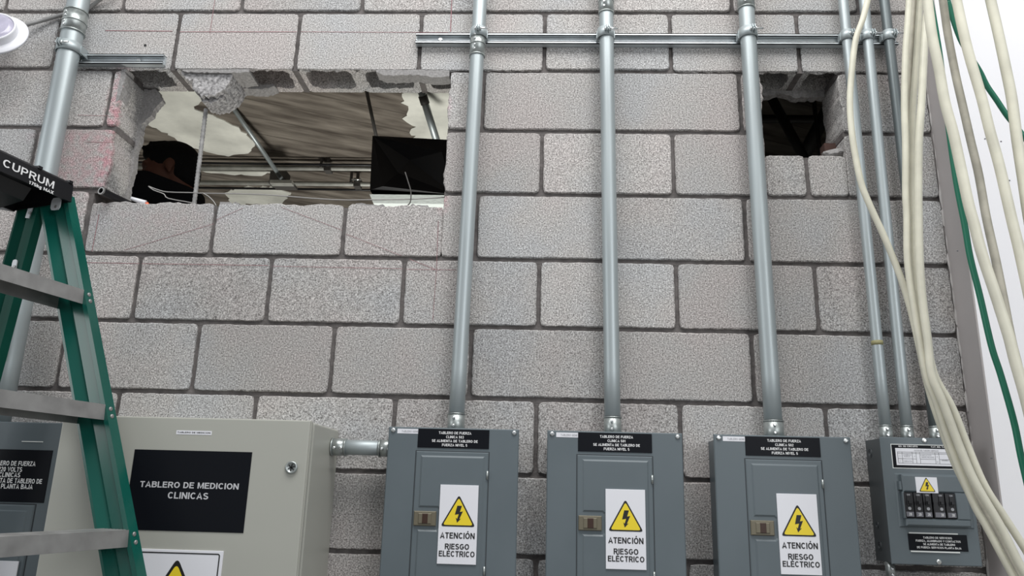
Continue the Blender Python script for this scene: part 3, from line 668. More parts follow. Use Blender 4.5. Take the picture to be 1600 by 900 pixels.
arms = {-1: (shl[-1], shl[-1] + Vector((-.22, -.03, -.12)), shl[-1] + Vector((-.38, .06, -.05))), 1: (shl[1], shl[1] + Vector((-.10, .05, -.276)), shl[1] + Vector((-.30, -.02, -.36)))}
for s in (-1, 1):
    S, E_, H_ = arms[s]; capsule(body, S, E_, .054, .044); capsule(body, E_, H_, .042, .028)
    d = (H_ - E_).normalized(); up = Vector((0, 0, 1)); sd = d.cross(up).normalized(); palm = H_ + d * .05
    body.ball(palm, .045, .038, .022)
    for k in range(4):
        o_ = (k - 1.5) * .019; L = (.066, .076, .070, .055)[k]; base = palm + d * .03 + sd * o_; mid = base + d * L * .55; tip = mid + d * L * .4 - up * L * .25
        capsule(body, base, mid, .0095, .0085); capsule(body, mid, tip, .0085, .0072)
    th = palm + sd * (-.03); capsule(body, th, th - sd * .028 + d * .028, .011, .0095); capsule(body, th - sd * .028 + d * .028, th - sd * .03 + d * .055, .0095, .008)
legs = {}
for s in (-1, 1):
    h = pel + Vector((0, s * .09, -.05)); kn = Vector((h.x - .03, h.y + s * .01, HC.z - 1.60 + .49)); an = Vector((kn.x + .03, kn.y, HC.z - 1.60 + .09)); legs[s] = (h, kn, an)
    capsule(body, h, kn, .082, .056); capsule(body, kn, an, .052, .036); capsule(body, an + Vector((.02, 0, -.045)), an + Vector((-.13, 0, -.058)), .036, .030)
fuse(body, .0065, 'body', M_SKIN, per)
hair = MB()
hair.ball(hp(.022, 0, .032), .104, .083, .092, tilt); hair.ball(hp(.055, 0, -.02), .066, .072, .075, tilt); hair.ball(hp(-.03, 0, .075), .062, .060, .036, tilt)
for k in range(16):
    t = k / 15; a = hp(-.07 + .1 * t, -.03 + .06 * ((k * 7) % 5) / 4, .085 + .02 * sin(t * 3)); capsule(hair, a, a + tilt @ Vector((-.02, 0, .012)), .016, .006)
fuse(hair, .006, 'hair', M_HAIR, per, 2)
cl = MB()
cl.ball(ch + Vector((0, 0, -.08)), .14, .19, .14); cl.ball(ch.lerp(pel, .5), .135, .175, .2); cl.ball(pel, .14, .18, .12); cl.ball(ch + Vector((-.01, 0, .035)), .085, .10, .055)
for s in (-1, 1): S, E_, H_ = arms[s]; capsule(cl, S, E_, .082, .064); capsule(cl, E_, E_.lerp(H_, .9), .058, .042)
capsule(cl, ch + Vector((.0, -.08, .03)), shl[-1] + Vector((-.02, 0, .01)), .07, .085)
# collar / hood edge pulled up around the neck and jaw
capsule(cl, hp(.055, -.080, -.150), hp(-.085, -.088, -.085), .034, .042); capsule(cl, hp(.085, .03, -.13), hp(.055, -.080, -.150), .04, .034)
capsule(cl, hp(-.085, -.088, -.085), hp(-.15, -.06, -.060), .042, .036); capsule(cl, hp(-.10, -.07, -.16), hp(.03, -.07, -.22), .085, .10)
fuse(cl, .008, 'jacket', M_CLOTH, per, 4)
tr = MB()
for s in (-1, 1): h, kn, an = legs[s]; capsule(tr, h, kn, .098, .070); capsule(tr, kn, an + Vector((0, 0, .02)), .066, .056)
tr.ball(pel + Vector((0, 0, -.04)), .132, .176, .11)
fuse(tr, .009, 'trousers', M_CLOTH, per, 4)
sh = MB()
for s in (-1, 1): h, kn, an = legs[s]; capsule(sh, an + Vector((.02, 0, -.05)), an + Vector((-.15, 0, -.055)), .042, .037)
fuse(sh, .007, 'shoes', M_BLACK, per, 3)
fz = HC.z - 1.60 - .005
r_ = thing('work_platform', 'steel work platform the person stands on behind the wall', 'scaffold', (per.location.x, .72, 0))
m = MB(); m.box(per.location.x - .5, per.location.x + .5, .42, 1.02, fz - .05, fz - .002); m.build('deck', M_DKSTEEL, r_)
for sx in (-.45, .45):
    for yy in (.46, .98): m = MB(); m.tube([(per.location.x + sx, yy, 0), (per.location.x + sx, yy, fz - .05)], .02, 12); m.build('leg', M_DKSTEEL, r_)

# ------------------------------------------------------------------ struts, conduits, clamps
def strut(x0, x1, z0, z1, label, Y=-.0225):
    m = MB(); t = .0026; lip = .0095; h = z1 - z0
    m.box(x0, x1, -.011, -.0002, z0 + .0005, z1 - .0005)                 # back
    m.box(x0, x1, Y, -.001, z0, z0 + t); m.box(x0, x1, Y, -.001, z1 - t, z1)  # flanges
    m.box(x0, x1, Y, Y + t, z0, z0 + lip); m.box(x0, x1, Y, Y + t, z1 - lip, z1)
    m.box(x0, x1, Y, Y + .009, z0 + lip - t, z0 + lip); m.box(x0, x1, Y, Y + .009, z1 - lip, z1 - lip + t)
    root = thing('strut_channel', label, 'strut', ((x0 + x1) / 2, -.02, z0), 'zinc channels bolted to the wall')
    m.build('channel', M_STRUT, root)
    n = max(2, int((x1 - x0) / .55)); 
    for i in range(n):
        x = x0 + .08 + (x1 - x0 - .16) * (i / (n - 1)) * .97
        m = MB(); m.tube([(x, -.011, (z0 + z1) / 2), (x, -.016, (z0 + z1) / 2)], .007, 6); m.build('bolt', M_SCREW, root)
    return root
strut(-.2165, 1.331, 3.0040, 3.0430, 'long zinc channel carrying the conduits across the top of the wall')
strut(-1.412, -1.047, 2.9240, 2.9605, 'short zinc channel stub behind the thick left conduit')
def screw_head(mb, p, r=.0075, d=Vector((0, -1, 0))):
    p = Vector(p); mb.tube([p, p + d * .0025, p + d * .0045], [r, r * .95, r * .45], 12)
def conduit(label, x_top, x_bot, r, yc, zt, zb, mt, group, couplings=(), conn=.05, stickers=None):
    root = thing('conduit', label, 'conduit', (x_bot, yc, zb), group)
    def xx(z): return x_bot + (x_top - x_bot) * (z - zb) / (zt - zb)
    m = MB(); m.tube([(xx(zb + (zt - zb) * i / 12), yc, zb + (zt - zb) * i / 12) for i in range(13)], r, 28); m.build('tube', mt, root)
    if conn:
        z0 = zb; m = MB(); m.tube([(xx(z0), yc, z0 - .01), (xx(z0), yc, z0 + conn)], r * 1.10, 28); m.tube([(xx(z0), yc, z0), (xx(z0), yc, z0 + .006)], r * 1.17, 28); m.tube([(xx(z0), yc, z0 + conn - .003), (xx(z0), yc, z0 + conn)], r * 1.14, 28)
        cc = m.build('connector', M_ZINC if mt is not M_GALV_DK else M_ZINC, root)
        m = MB()
        for q in (.3, .72): screw_head(m, (xx(z0) - r * .2, yc - r * 1.08, z0 + conn * q), .0045)
        m.build('set_screw', M_SCREW, cc)
    for (z0, z1) in couplings:
        m = MB(); m.tube([(xx(z0), yc, z0), (xx(z1), yc, z1)], r * 1.09, 28); zm = (z0 + z1) / 2; m.tube([(xx(zm), yc, zm - .0025), (xx(zm), yc, zm + .0025)], r * 1.15, 28)
        for q in (z0, z1): m.tube([(xx(q), yc, q - .001), (xx(q), yc, q + .0025)], r * 1.14, 28)
        cc = m.build('coupling', M_ZINC, root); m = MB()
        for q in (.18, .36, .64, .82): screw_head(m, (xx(zm) - r * .35, yc - r * 1.0, z0 + (z1 - z0) * q), .0045, Vector((-.3, -.95, 0)))
        m.build('set_screw', M_SCREW, cc)
    return root, xx
def clamp(x, z, r, yc, label, ear_dx=0.0, group='pipe clamps on the zinc channels', mt=None):
    mt = mt or M_GALV
    root = thing('pipe_clamp', label, 'clamp', (x, yc, z - .016), group); hh = .0165
    m = MB(); n = 18; ro = r * 1.09; vs = []
    for i in range(n + 1):
        t = radians(-20) + radians(220) * i / n; c_, s_ = cos(t), -sin(t)
        for q in (ro, ro + .0025): 
            for zz in (z - hh, z + hh): vs.append((x + c_ * q, yc + s_ * q, zz))
    fs = []
    for i in range(n):
        a = i * 4; b_ = a + 4; fs += [(a, a + 1, b_ + 1, b_), (a + 2, b_ + 2, b_ + 3, a + 3), (a, b_, b_ + 2, a + 2), (a + 1, a + 3, b_ + 3, b_ + 1)]
    m.add(vs, fs, True)
    m.box(x - ro - .004, x - ro, yc, -.018, z - hh * .8, z + hh * .8); m.box(x + ro, x + ro + .004, yc, -.018, z - hh * .8, z + hh * .8)
    m.build('band', mt, root)
    m = MB(); ex = x + ear_dx * r; ye = yc - ro * math.sqrt(max(0, 1 - min(.98, ear_dx * ear_dx)))
    for s in (-1, 1):
        pts = [(ye + .003, z - hh), (ye - .014, z - hh + .008), (ye - .018, z), (ye - .014, z + hh - .004), (ye + .003, z + hh + .004)]
        vs = [(ex + s * .0035 + o_, p[0], p[1]) for o_ in (-.0012, .0012) for p in pts]; n5 = 5
        m.add(vs, [tuple(range(5)), tuple(5 + i for i in reversed(range(5)))] + [(i, (i + 1) % 5, 5 + (i + 1) % 5, 5 + i) for i in range(5)])
    m.build('ear', mt, root)
    m = MB(); m.tube([(ex - .012, ye - .008, z), (ex + .03, ye - .008, z)], .0030, 8); m.tube([(ex - .011, ye - .008, z), (ex - .0055, ye - .008, z)], .0065, 6); m.tube([(ex + .006, ye - .008, z), (ex + .0105, ye - .008, z)], .0065, 6)
    m.build('bolt', M_SCREW, root)
ZT = 3.9
g = 'large conduits above the force panels'
conduit('grey conduit rising from the leftmost of the three grey panels', 0.0022, -0.026, .0224, -.0455, ZT, 1.757, M_GALV, g, [(2.9415, 3.0242)])
conduit('grey conduit rising from the middle of the three grey panels', 0.3966, 0.4127, .0227, -.0455, ZT, 1.757, M_GALV, g, [(3.0978, 3.1836)])
conduit('grey conduit rising from the rightmost of the three grey panels, smeared with pale dirt', 0.8488, 0.8558, .0247, -.0477, ZT, 1.757, M_GALV, g, [(3.1137, 3.2045)])
rl, xf = conduit('thick conduit at far left passing behind the stepladder', -1.3485, -1.3384, .0333, -.0565, ZT, 1.747, M_GALV, 'thick conduits', [(3.0132, 3.0889)], conn=0)
m = MB(); a = at(5, 552, -.090); m.box(a.x - .014, a.x + .012, -.0912, -.0890, a.z - .022, a.z + .008); m.build('green_sticker', M_GSTICK, rl)
m = MB(); m.box(a.x - .014, a.x + .012, -.0913, -.0890, a.z + .009, a.z + .03); m.build('white_sticker', M_WHITE, rl)
sg = 'small conduits above the breaker panel'
r3, xf3 = conduit('leftmost of the three small conduits above the breaker panel', 1.1641, 1.1641, .0154, -.0385, ZT, 1.762, M_GALV, sg, conn=.04)
z_ = at(1372, 535, -.052).z; m = MB(); m.tube([(1.1641, -.0385, z_ - .006), (1.1641, -.0385, z_ + .007)], .0158, 24); m.build('tape_mark', M_STAIN, r3)
conduit('middle of the three small conduits above the breaker panel', 1.2347, 1.2216, .0154, -.0385, ZT, 1.762, M_GALV, sg, conn=.04)
conduit('dark rightmost of the three small conduits above the breaker panel', 1.2922, 1.2983, .0152, -.0385, ZT, 1.762, M_GALV_DK, sg, conn=.04)
clamp(-0.0079, 3.0235, 0.0224, -0.0455, 'clamp on the conduit of the leftmost grey panel', 0)
clamp(0.4006, 3.0235, 0.0227, -0.0455, 'clamp on the conduit of the middle grey panel', .2)
clamp(0.8518, 3.0235, 0.0247, -0.0477, 'clamp on the conduit of the rightmost grey panel', .35)
clamp(1.1641, 3.0235, 0.0154, -0.0385, 'clamp on the leftmost small conduit', .8)
clamp(1.2272, 3.0235, 0.0154, -0.0385, 'clamp on the middle small conduit', .8)
clamp(1.2943, 3.0235, 0.0152, -0.0385, 'clamp on the dark rightmost small conduit', .8)
clamp(-1.3445, 2.955, 0.0333, -0.0565, 'wide clamp on the thick left conduit', -.2)
# short conduit between beige cabinet and first grey panel
a, b_ = at(520, 699, -.07), at(604, 700, -.07)
r_ = thing('conduit', 'short level conduit joining the beige cabinet to the grey panel', 'conduit', ((a.x + b_.x) / 2, -.07, a.z - .02))
xa, xb, zz = -.366, -.192, at(562, 699, -.085).z
m = MB(); m.tube([(xa, -.07, zz), (xb, -.07, zz)], .0205, 28); m.build('tube', M_GALV, r_)
for (c0, c1) in ((xa, xa + .042), (xb - .042, xb)):
    m = MB(); m.tube([(c0, -.07, zz), (c1, -.07, zz)], .0232, 28); m.tube([(c0 + .001, -.07, zz), (c0 + .005, -.07, zz)], .0245, 28); m.tube([(c1 - .004, -.07, zz), (c1 - .001, -.07, zz)], .0245, 28); cc = m.build('connector', M_ZINC, r_)
    m = MB()
    for q in (.3, .75): screw_head(m, (c0 + (c1 - c0) * q, -.0925, zz - .003), .0048)
    m.build('set_screw', M_SCREW, cc)
# conduit stub under the breaker panel
r_ = thing('conduit', 'short conduit below the breaker panel at its lower left corner', 'conduit', (1.14, -.05, .9))
ax = at(1391, 890, -.06).x
m = MB(); m.tube([(ax, -.06, .9), (ax, -.06, 1.40)], .0100, 20); m.build('tube', M_GALV, r_)
m = MB(); m.tube([(ax, -.06, 1.405), (ax, -.06, 1.446)], .0118, 20); cc = m.build('connector', M_ZINC, r_)
m = MB(); screw_head(m, (ax, -.0715, 1.43), .0045); screw_head(m, (ax, -.0715, 1.415), .0045); m.build('set_screw', M_SCREW, cc)

# ------------------------------------------------------------------ warning symbol
def tri_symbol(parent, cx, zb, s, Y, bolt=True):
    """yellow triangle with black rim and lightning bolt; s = side"""
    def rt(k, dy, mt, name, par):
        h = s * .88; pts = []
        V = [(-s / 2, 0), (s / 2, 0), (0, h)]; G = (0, h / 3)
        for i in range(3):
            p = Vector((V[i][0], V[i][1])); a = Vector(V[i - 1]); b2_ = Vector(V[(i + 1) % 3]); rr_ = .09 * s
            p1, p2 = p + (a - p).normalized() * rr_, p + (b2_ - p).normalized() * rr_
            for t in (0, .25, .5, .75, 1): q = p1 * (1 - t) ** 2 + p * 2 * t * (1 - t) + p2 * t * t; pts.append((cx + G[0] + (q.x - G[0]) * k, zb + G[1] + (q.y - G[1]) * k))
        m = MB(); m.poly(pts, Y - dy, Y); return m.build(name, mt, par)
    rt(1., .0006, M_INK, 'triangle_rim', parent); rt(.865, .0010, M_YELLOW, 'yellow_triangle', parent)
    B = [(-.04, .64), (.10, .64), (.045, .42), (.135, .44), (.035, .16), (.085, .18), (-.03, .03), (-.07, .21), (-.03, .165), (.015, .34), (-.105, .315)]
    m = MB(); pts = [(cx + x * s * .95, zb + (.10 + z * .92) * s * .88 * .95) for x, z in B]; m.poly(pts, Y - .0014, Y); m.build('lightning_bolt', M_INK, parent)

# ------------------------------------------------------------------ the three grey force panels
def force_panel(x0, ztop, num, label, sign_dx=0., wd=.358, left=False):
    D = .12; zb = ztop - .52; x1 = x0 + wd
    root = thing('electrical_cabinet', label, 'electrical panel', ((x0 + x1) / 2, -D / 2, zb), 'grey force panels')
    m = MB(); m.box(x0 + .012, x1 - .012, -D + .004, -.0005, zb + .012, ztop - .012); m.build('enclosure', M_PANEL, root)
    m = MB(); m.bbox(x0, x1, -D - .002, -D + .0045, zb, ztop, .0025); 
    cov = m.build('cover', M_PANEL, root); Y = -D - .002
    sx = wd / .360
    dx0, dx1 = x0 + .078 * sx, x0 + .281 * sx; dz1 = ztop - .061; dz0 = zb + .05
    # door: frame groove and raised inner field
    m = MB(); fr = .0022
    m.box(dx0, dx1, Y - .0002, Y + .001, dz0, dz1)
    m.build('door_gap', M_DARKLINE, root)
    m = MB(); m.bbox(dx0 + fr, dx1 - fr, Y - .0028, Y + .001, dz0 + fr, dz1 - fr, .0022)
    door = m.build('door', M_PANEL, root); Yd = Y - .0028
    # embossed field with a notch for the latch
    ix0, ix1, iz1, iz0 = x0 + .094 * sx, x0 + .268 * sx, ztop - .074, dz0 + .013; lz = ztop - .236; nh = .028; nx = x0 + .150 * sx
    m = MB(); pts = [(ix0, iz0), (ix1, iz0), (ix1, iz1), (ix0, iz1), (ix0, lz + nh), (nx - .004, lz + nh), (nx, lz + nh - .004), (nx, lz - nh + .004), (nx - .004, lz - nh), (ix0, lz - nh)]
    N = len(pts); inn = []
    G = Vector(((ix0 + ix1) / 2 + .02, (iz0 + iz1) / 2))
    for i, p in enumerate(pts):
        a, b2_ = Vector(pts[i - 1]), Vector(pts[(i + 1) % N]); p = Vector(p); e1_ = (p - a).normalized(); e2_ = (b2_ - p).normalized(); nn = Vector((-e1_.y, e1_.x)) + Vector((-e2_.y, e2_.x)); k = 1 / max(.3, (1 + e1_.dot(e2_)))
        inn.append(p + nn * k * .0045)
    m.add([(p[0], Yd, p[1]) for p in pts] + [(p.x, Yd - .0028, p.y) for p in inn], [tuple(N + i for i in range(N))] + [(i, (i + 1) % N, N + (i + 1) % N, N + i) for i in range(N)])
    m.build('raised_field', M_PANEL, door)
    for hz in (ztop - .122, ztop - .362):
        m = MB(); m.tube([(dx1 - .004, Yd - .0015, hz - .011), (dx1 - .004, Yd - .0015, hz + .011)], .0030, 10); m.build('hinge', M_ZINC, root)
    # latch
    lx0, lx1 = x0 + .084 * sx, x0 + .144 * sx
    m = MB(); m.bbox(lx0, lx1, Yd - .006, Yd + .001, lz - .0185, lz + .0185, .002); lt = m.build('latch', M_LATCH, root)
    m = MB(); m.bbox(lx0 + .012, lx1 - .012, Yd - .0085, Yd - .005, lz - .0135, lz + .0135, .002); m.build('latch_bezel', M_LATCH, lt)
    m = MB(); m.bbox(lx0 + .023, lx1 - .0215, Yd - .0095, Yd - .005, lz - .0125, lz + .0125, .001); m.build('latch_slider', M_LATCHDK, lt)
    # cover screws
    for (ax, az) in ((x0 + .013, ztop - .009), (x1 - .013, ztop - .009), (x0 + .013, zb + .01), (x1 - .013, zb + .01)):
        m = MB(); screw_head(m, (ax, Y, az), .0066); m.box(ax - .005, ax + .005, Y - .0052, Y - .0042, az - .0006, az + .0006); m.build('screw', M_SCREW, root)
    # paper strip and engraved plate
    pz1 = ztop - .005; m = MB(); m.box(x0 + .024, x0 + .090, Y - .0006, Y, pz1 - .0125, pz1); st = m.build('paper_label', M_WHITE, root)
    m = MB(); text_rect(m, 'TABLERO GENE', x0 + .036, x0 + .081, pz1 - .0092, pz1 - .004, Y - .0009); m.build('lettering', M_GREYLETTER, st)
    px0, px1, pz1, pz0 = x0 + .0825 * sx, x0 + .2785 * sx, ztop - .0035, ztop - .0535
    m = MB(); m.bbox(px0, px1, Y - .0022, Y, pz0, pz1, .0006); pl = m.build('name_plate', M_PLATE, root)
    m = MB(); pc = (px0 + px1) / 2 + .004; hh = .0068
    for i, (s, wl) in enumerate((('TABLERO DE FUERZA', .088), ('CLINICA %s' % num, .048), ('SE ALIMENTA DE TABLERO DE', .124), ('FUERZA NIVEL 5', .068))):
        zt = pz1 - .0065 - i * .0107; text_rect(m, s, pc - wl / 2, pc + wl / 2, zt - hh, zt, Y - .0027)
    m.build('lettering', M_LETTER, pl)
    # warning sign
    gx0, gx1, gz1, gz0 = x0 + .154 * sx + sign_dx, x0 + .257 * sx + sign_dx, ztop - .149, ztop - .347; Ys = Yd - .0030
    m = MB(); m.bbox(gx0, gx1, Ys - .003, Ys, gz0, gz1, .0006); sg_ = m.build('warning_sign', M_WHITE, root); Yf = Ys - .003; gc = (gx0 + gx1) / 2
    tri_symbol(sg_, gc, gz1 - .105, .091, Yf)
    m = MB()
    for s, wl, zt, hh in (('ATENCIÓN', .090, .1200, .0150), ('RIESGO', .063, .1475, .0140), ('ELÉCTRICO', .093, .1655, .0140)):
        text_rect(m, s, gc - wl / 2, gc + wl / 2, gz1 - zt - hh, gz1 - zt, Yf - .0006)
    m.build('lettering', M_INK, sg_)
    return root
M_DARKLINE = mat('door_gap_shadow', (.03, .035, .04), .7)
force_panel(-.200, 1.7605, '503', 'leftmost of three grey electrical panels, plate reads CLINICA 503', -.002, .354)
force_panel(.230, 1.7605, '501', 'middle of three grey electrical panels, plate reads CLINICA 501', 0, .361)
force_panel(.6735, 1.7605, '502', 'rightmost of three grey electrical panels, plate reads CLINICA 502', 0, .3595)

# ------------------------------------------------------------------ grey panel at the far left edge
x1 = -1.046; x0 = x1 - .50; zt = 1.7485; zb = 1.0; D = .135
root = thing('electrical_cabinet', 'grey electrical panel at the left edge behind the stepladder', 'electrical panel', ((x0 + x1) / 2, -.07, zb))
m = MB(); m.box(x0 + .012, x1 - .012, -D + .004, -.0005, zb + .012, zt - .012); m.build('enclosure', M_PANEL, root)
m = MB(); m.bbox(x0, x1, -D, -D + .006, zb, zt, .0025); m.build('cover', M_PANEL, root)
for (px, py) in ((122, 665), (86, 883)):
    a = at(px, py, -D); m = MB(); screw_head(m, (a.x, -D, a.z), .0075); m.build('screw', M_SCREW, root)
r0 = rect(-70, 700, 76, 786, -D); rb = rect(61, 786, 62, 787, -D); px1 = (r0[1] + rb[0]) / 2
m = MB(); m.bbox(r0[0], px1, -D - .002, -D, r0[2], r0[3], .0006); pl = m.build('name_plate', M_PLATE, root)
m = MB(); Yt = -D - .0026
for s, l, rgt, y0_, y1_ in (('TABLERO DE FUERZA', -17, 55, 721, 728.5), ('220 VOLTS', -2, 34, 730, 737.5), ('CLINICAS', -1, 31, 739, 746), ('SE ALIMENTA DE TABLERO DE', -36, 65, 748, 756), ('PLANTA BAJA', 2, 50.5, 757.5, 764.5)):
    a, b_ = at(l, y0_, Yt), at(rgt, y1_, Yt); text_rect(m, s, a.x, b_.x, b_.z, b_.z + .0125, Yt)
m.build('lettering', M_LETTER, pl)
a = at(57, 790, -D); dz1 = at(40, 787, -D).z; m = MB(); m.box(x0 + .04, a.x, -D - .0006, -D + .001, zb + .04, dz1); m.build('door_gap', M_DARKLINE, root)
m = MB(); m.bbox(x0 + .042, a.x - .003, -D - .004, -D, zb + .042, dz1 - .003, .003); dr = m.build('door', M_PANEL, root)
m = MB(); m.bbox(x0 + .06, a.x - .017, -D - .0075, -D - .003, zb + .06, dz1 - .017, .0035); m.build('raised_field', M_PANEL, dr)
b_ = at(30, 877, -D - .008); a = at(60, 677, -D)
m = MB(); m.bbox(b_.x - .13, b_.x, -D - .0105, -D - .007, b_.z - .22, b_.z, .0006); sg_ = m.build('warning_sign', M_WHITE, root)
tri_symbol(sg_, b_.x - .074, b_.z - .105, .105, -D - .0105)
m = MB(); b_ = at(34, 689, -D - .001); c_ = at(67, 690.5, -D - .001); m.box(b_.x, c_.x, -D - .0012, -D + .001, b_.z - .0022, b_.z); m.build('tape_strip', M_TAPE, root)

# ------------------------------------------------------------------ beige metering cabinet
x0, x1, zt, zb, D = -1.012, -.3665, 1.7595, 1.02, .25
root = thing('metering_cabinet', 'beige metal cabinet with black plate reading TABLERO DE MEDICION CLINICAS', 'electrical cabinet', ((x0 + x1) / 2, -.12, zb))
m = MB()
m.poly([(x0, zb), (x1, zb), (x1, zt - .004), (x0, zt - .004)], -D, -.0005); bd = m.build('body', M_BEIGE, root)
bv = bd.modifiers.new('b', 'BEVEL'); bv.width = .005; bv.segments = 3
Yd = -D - .004 - .020
m = MB(); m.box(x0 + .006, x1 - .006, -D - .004, -D, zb + .006, zt - .008); m.build('door_gap_shade', M_DARKLINE, root)  # dark sheet, its colour stands for the shade between door and body
m = MB(); m.box(x0, x1 - .004, Yd, -D - .004, zb, zt); dr = m.build('door', M_BEIGE, root); bv = dr.modifiers.new('b', 'BEVEL'); bv.width = .0035; bv.segments = 3
# side lip of the door visible as a thin pale return
m = MB(); m.box(x1 - .004, x1 - .0015, Yd + .006, -D - .006, zb + .004, zt - .004); m.build('door_return', M_BEIGE, dr)
Yp = Yd - .0015
p0, p1 = at(211, 703, Yp), at(394, 705.5, Yp); p2 = at(380, 833, Yp)
m = MB(); m.bbox(p0.x - .001, (p1.x + p2.x) / 2, Yp, Yd, p2.z, (p0.z + p1.z) / 2, .0006); pl = m.build('name_plate', M_PLATE, dr)
m = MB(); Yt = Yp - .0005
for s, l, t, rgt, bt in (('TABLERO DE MEDICION', 219.6, 751.5, 372.5, 765), ('CLINICAS', 263, 768.5, 324.8, 780.5)):
    q = rect(l, t, rgt, bt, Yt); text_rect(m, s, q[0], q[1], q[2], q[3], Yt)
m.build('lettering', mat('plate_letter', (.55, .55, .57), .5), pl)
q = rect(276, 672.3, 330.3, 679.8, Yd - .0006); m = MB(); m.box(q[0], q[1], Yd - .0006, Yd, q[2], q[3]); st = m.build('paper_label', M_WHITE, dr)
m = MB(); text_rect(m, 'TABLERO DE MEDICION', q[0] + .003, q[1] - .003, q[2] + .0035, q[3] - .003, Yd - .001); m.build('lettering', M_INK, st)
a = at(456, 730.5, Yd); rotm = Matrix.Translation(a) @ Matrix.Rotation(radians(90), 4, 'X')
m = MB(); m.lathe([(0, .0), (.0135, 0), (.0155, .002), (.0155, .005), (.0135, .0065), (.0115, .0065), (.0105, .004), (0, .004)], rotm, 28); lk = m.build('lock', M_ZINC, root)
m = MB()
for k in range(3): m.box(-.008, .008, -.0012, .0012, .004, .0055, rotm @ Matrix.Rotation(radians(60 * k + 20), 4, 'Z'))
m.build('keyway', M_INK, lk)
q = rect(209, 857, 345, 899, Yd - .002); 
m = MB(); m.bbox(q[0], q[1] , Yd - .003, Yd, q[3] - .33, q[3], .0006); sg_ = m.build('warning_sign', M_WHITE, dr)
m = MB(); bx0, bx1, bz1, bz0 = q[0] + .006, q[1] - .007, q[3] - .006, q[3] - .324; t_ = .0028
for (u0, u1, v0, v1) in ((bx0 + .006, bx1 - .006, bz1 - t_, bz1), (bx0 + .006, bx1 - .006, bz0, bz0 + t_), (bx0, bx0 + t_, bz0 + .006, bz1 - .006), (bx1 - t_, bx1, bz0 + .006, bz1 - .006)): m.box(u0, u1, Yd - .0036, Yd - .003, v0, v1)
for (ux, uz, a0) in ((bx0 + .006, bz1 - .006, 90), (bx1 - .006, bz1 - .006, 0)):
    pts = [(ux + rr_ * cos(radians(a0 + k * 15)), uz + rr_ * sin(radians(a0 + k * 15))) for rr_, ks in ((.006, range(7)), (.006 - t_, range(6, -1, -1))) for k in ks]; m.poly(pts, Yd - .0036, Yd - .003)
m.build('border', M_INK, sg_)
a = at(279, 869.5, Yd); S = .176; tri_symbol(sg_, a.x, a.z - S * .88 - .002, S, Yd - .003)

# ------------------------------------------------------------------ breaker panel on the right
x0, x1, zt, zb, D = 1.1195, 1.3475, 1.7655, 1.4435, .10
root = thing('electrical_cabinet', 'small grey breaker box with black breakers behind the cream cables', 'electrical panel', ((x0 + x1) / 2, -.05, zb))
m = MB(); m.box(x0 + .002, x1 - .002, -D + .003, -.0005, zb + .002, zt - .004); en = m.build('enclosure', mat('dark_grey_enamel', (.075, .085, .09), .45, var=(8, .12)), root)
for (px, py, r1) in ((1360, 708, .012), (1371, 820, .009), (1375, 853, .012)):
    # knockouts on the left side
    d = ray(px, py); t = (x0 + .002 - CAM.x) / d.x; q = CAM + d * t
    mm_ = Matrix.Translation(q) @ Matrix.Rotation(radians(-90), 4, 'Y'); m = MB()
    m.lathe([(r1, -.0005), (r1, .001), (r1 * .88, .001), (r1 * .88, -.0005)], mm_, 24); m.lathe([(r1 * .62, -.0005), (r1 * .62, .0012), (r1 * .5, .0012), (r1 * .5, -.0005)], mm_, 24); m.build('knockout', en.data.materials[0], en)
Y = -D
m = MB(); m.bbox(x0, x1, Y, Y + .004, zb, zt, .002); m.build('cover', M_PANEL, root)
def R_(l, t, r, b, Y): q = rect(l, t, r, b, Y); return q
# directory label
q = R_(1392, 693.5, 1500, 733, Y - .001); a = at(1391, 692, Y); b_ = at(1395, 732, Y); lx0 = (a.x + b_.x) / 2
m = MB(); m.box(lx0, x1 - .018, Y - .0006, Y, q[2] - .002, q[3]); fr_ = m.build('directory_frame', M_TAPE, root)
m = MB(); m.box(lx0 + .0018, x1 - .0198, Y - .0010, Y, q[2], q[3] - .0018); m.build('directory_border', M_PLATE, fr_)
m = MB(); ql = R_(1398.5, 700, 1500, 729, Y - .001); lx = ql[0]; m.box(lx, x1 - .026, Y - .0014, Y, ql[2], ql[3]); dl = m.build('directory_card', M_WHITE, fr_)
m = MB(); W_, H_ = x1 - .026 - lx, ql[3] - ql[2]
def ln(u0, v0, u1, v1, t=.00035):
    m.box(lx + W_ * u0 - t, lx + W_ * u1 + t, Y - .0017, Y - .0012, ql[2] + H_ * v0 - t, ql[2] + H_ * v1 + t)
for v in (.12, .78, .70): ln(.03, v, .97, v)
ln(.03, .38, .32, .38); ln(.38, .38, .62, .38); ln(.68, .38, .97, .38)
for u in (.03, .10, .26, .32, .38, .62, .68, .90, .97): ln(u, .12, u, .78)
m.build('table_rule', M_INK, dl)
m = MB()
for s, u0, u1, v0, v1 in (('DATOS DEL TABLERO SERVICIOS', .30, .68, .84, .93), ('ALUMBRADO', .115, .245, .58, .65), ('PASILLO', .13, .22, .48, .55), ('CONTACTOS', .39, .56, .58, .65), ('SERVICIOS', .40, .6, .46, .54), ('BOMBA', .72, .82, .30, .37), ('CONTACTOS', .115, .245, .20, .28), ('1', .055, .065, .5, .58), ('2', .055, .065, .2, .28), ('3', .285, .3, .5, .58), ('4', .64, .655, .5, .58), ('5', .64, .655, .2, .28)):
    text_rect(m, s, lx + W_ * u0, lx + W_ * u1, ql[2] + H_ * v0, ql[2] + H_ * v1, Y - .0018)
m.build('lettering', M_GREYLETTER, dl)
m = MB(); qt = R_(1403, 693, 1440, 697.5, Y)
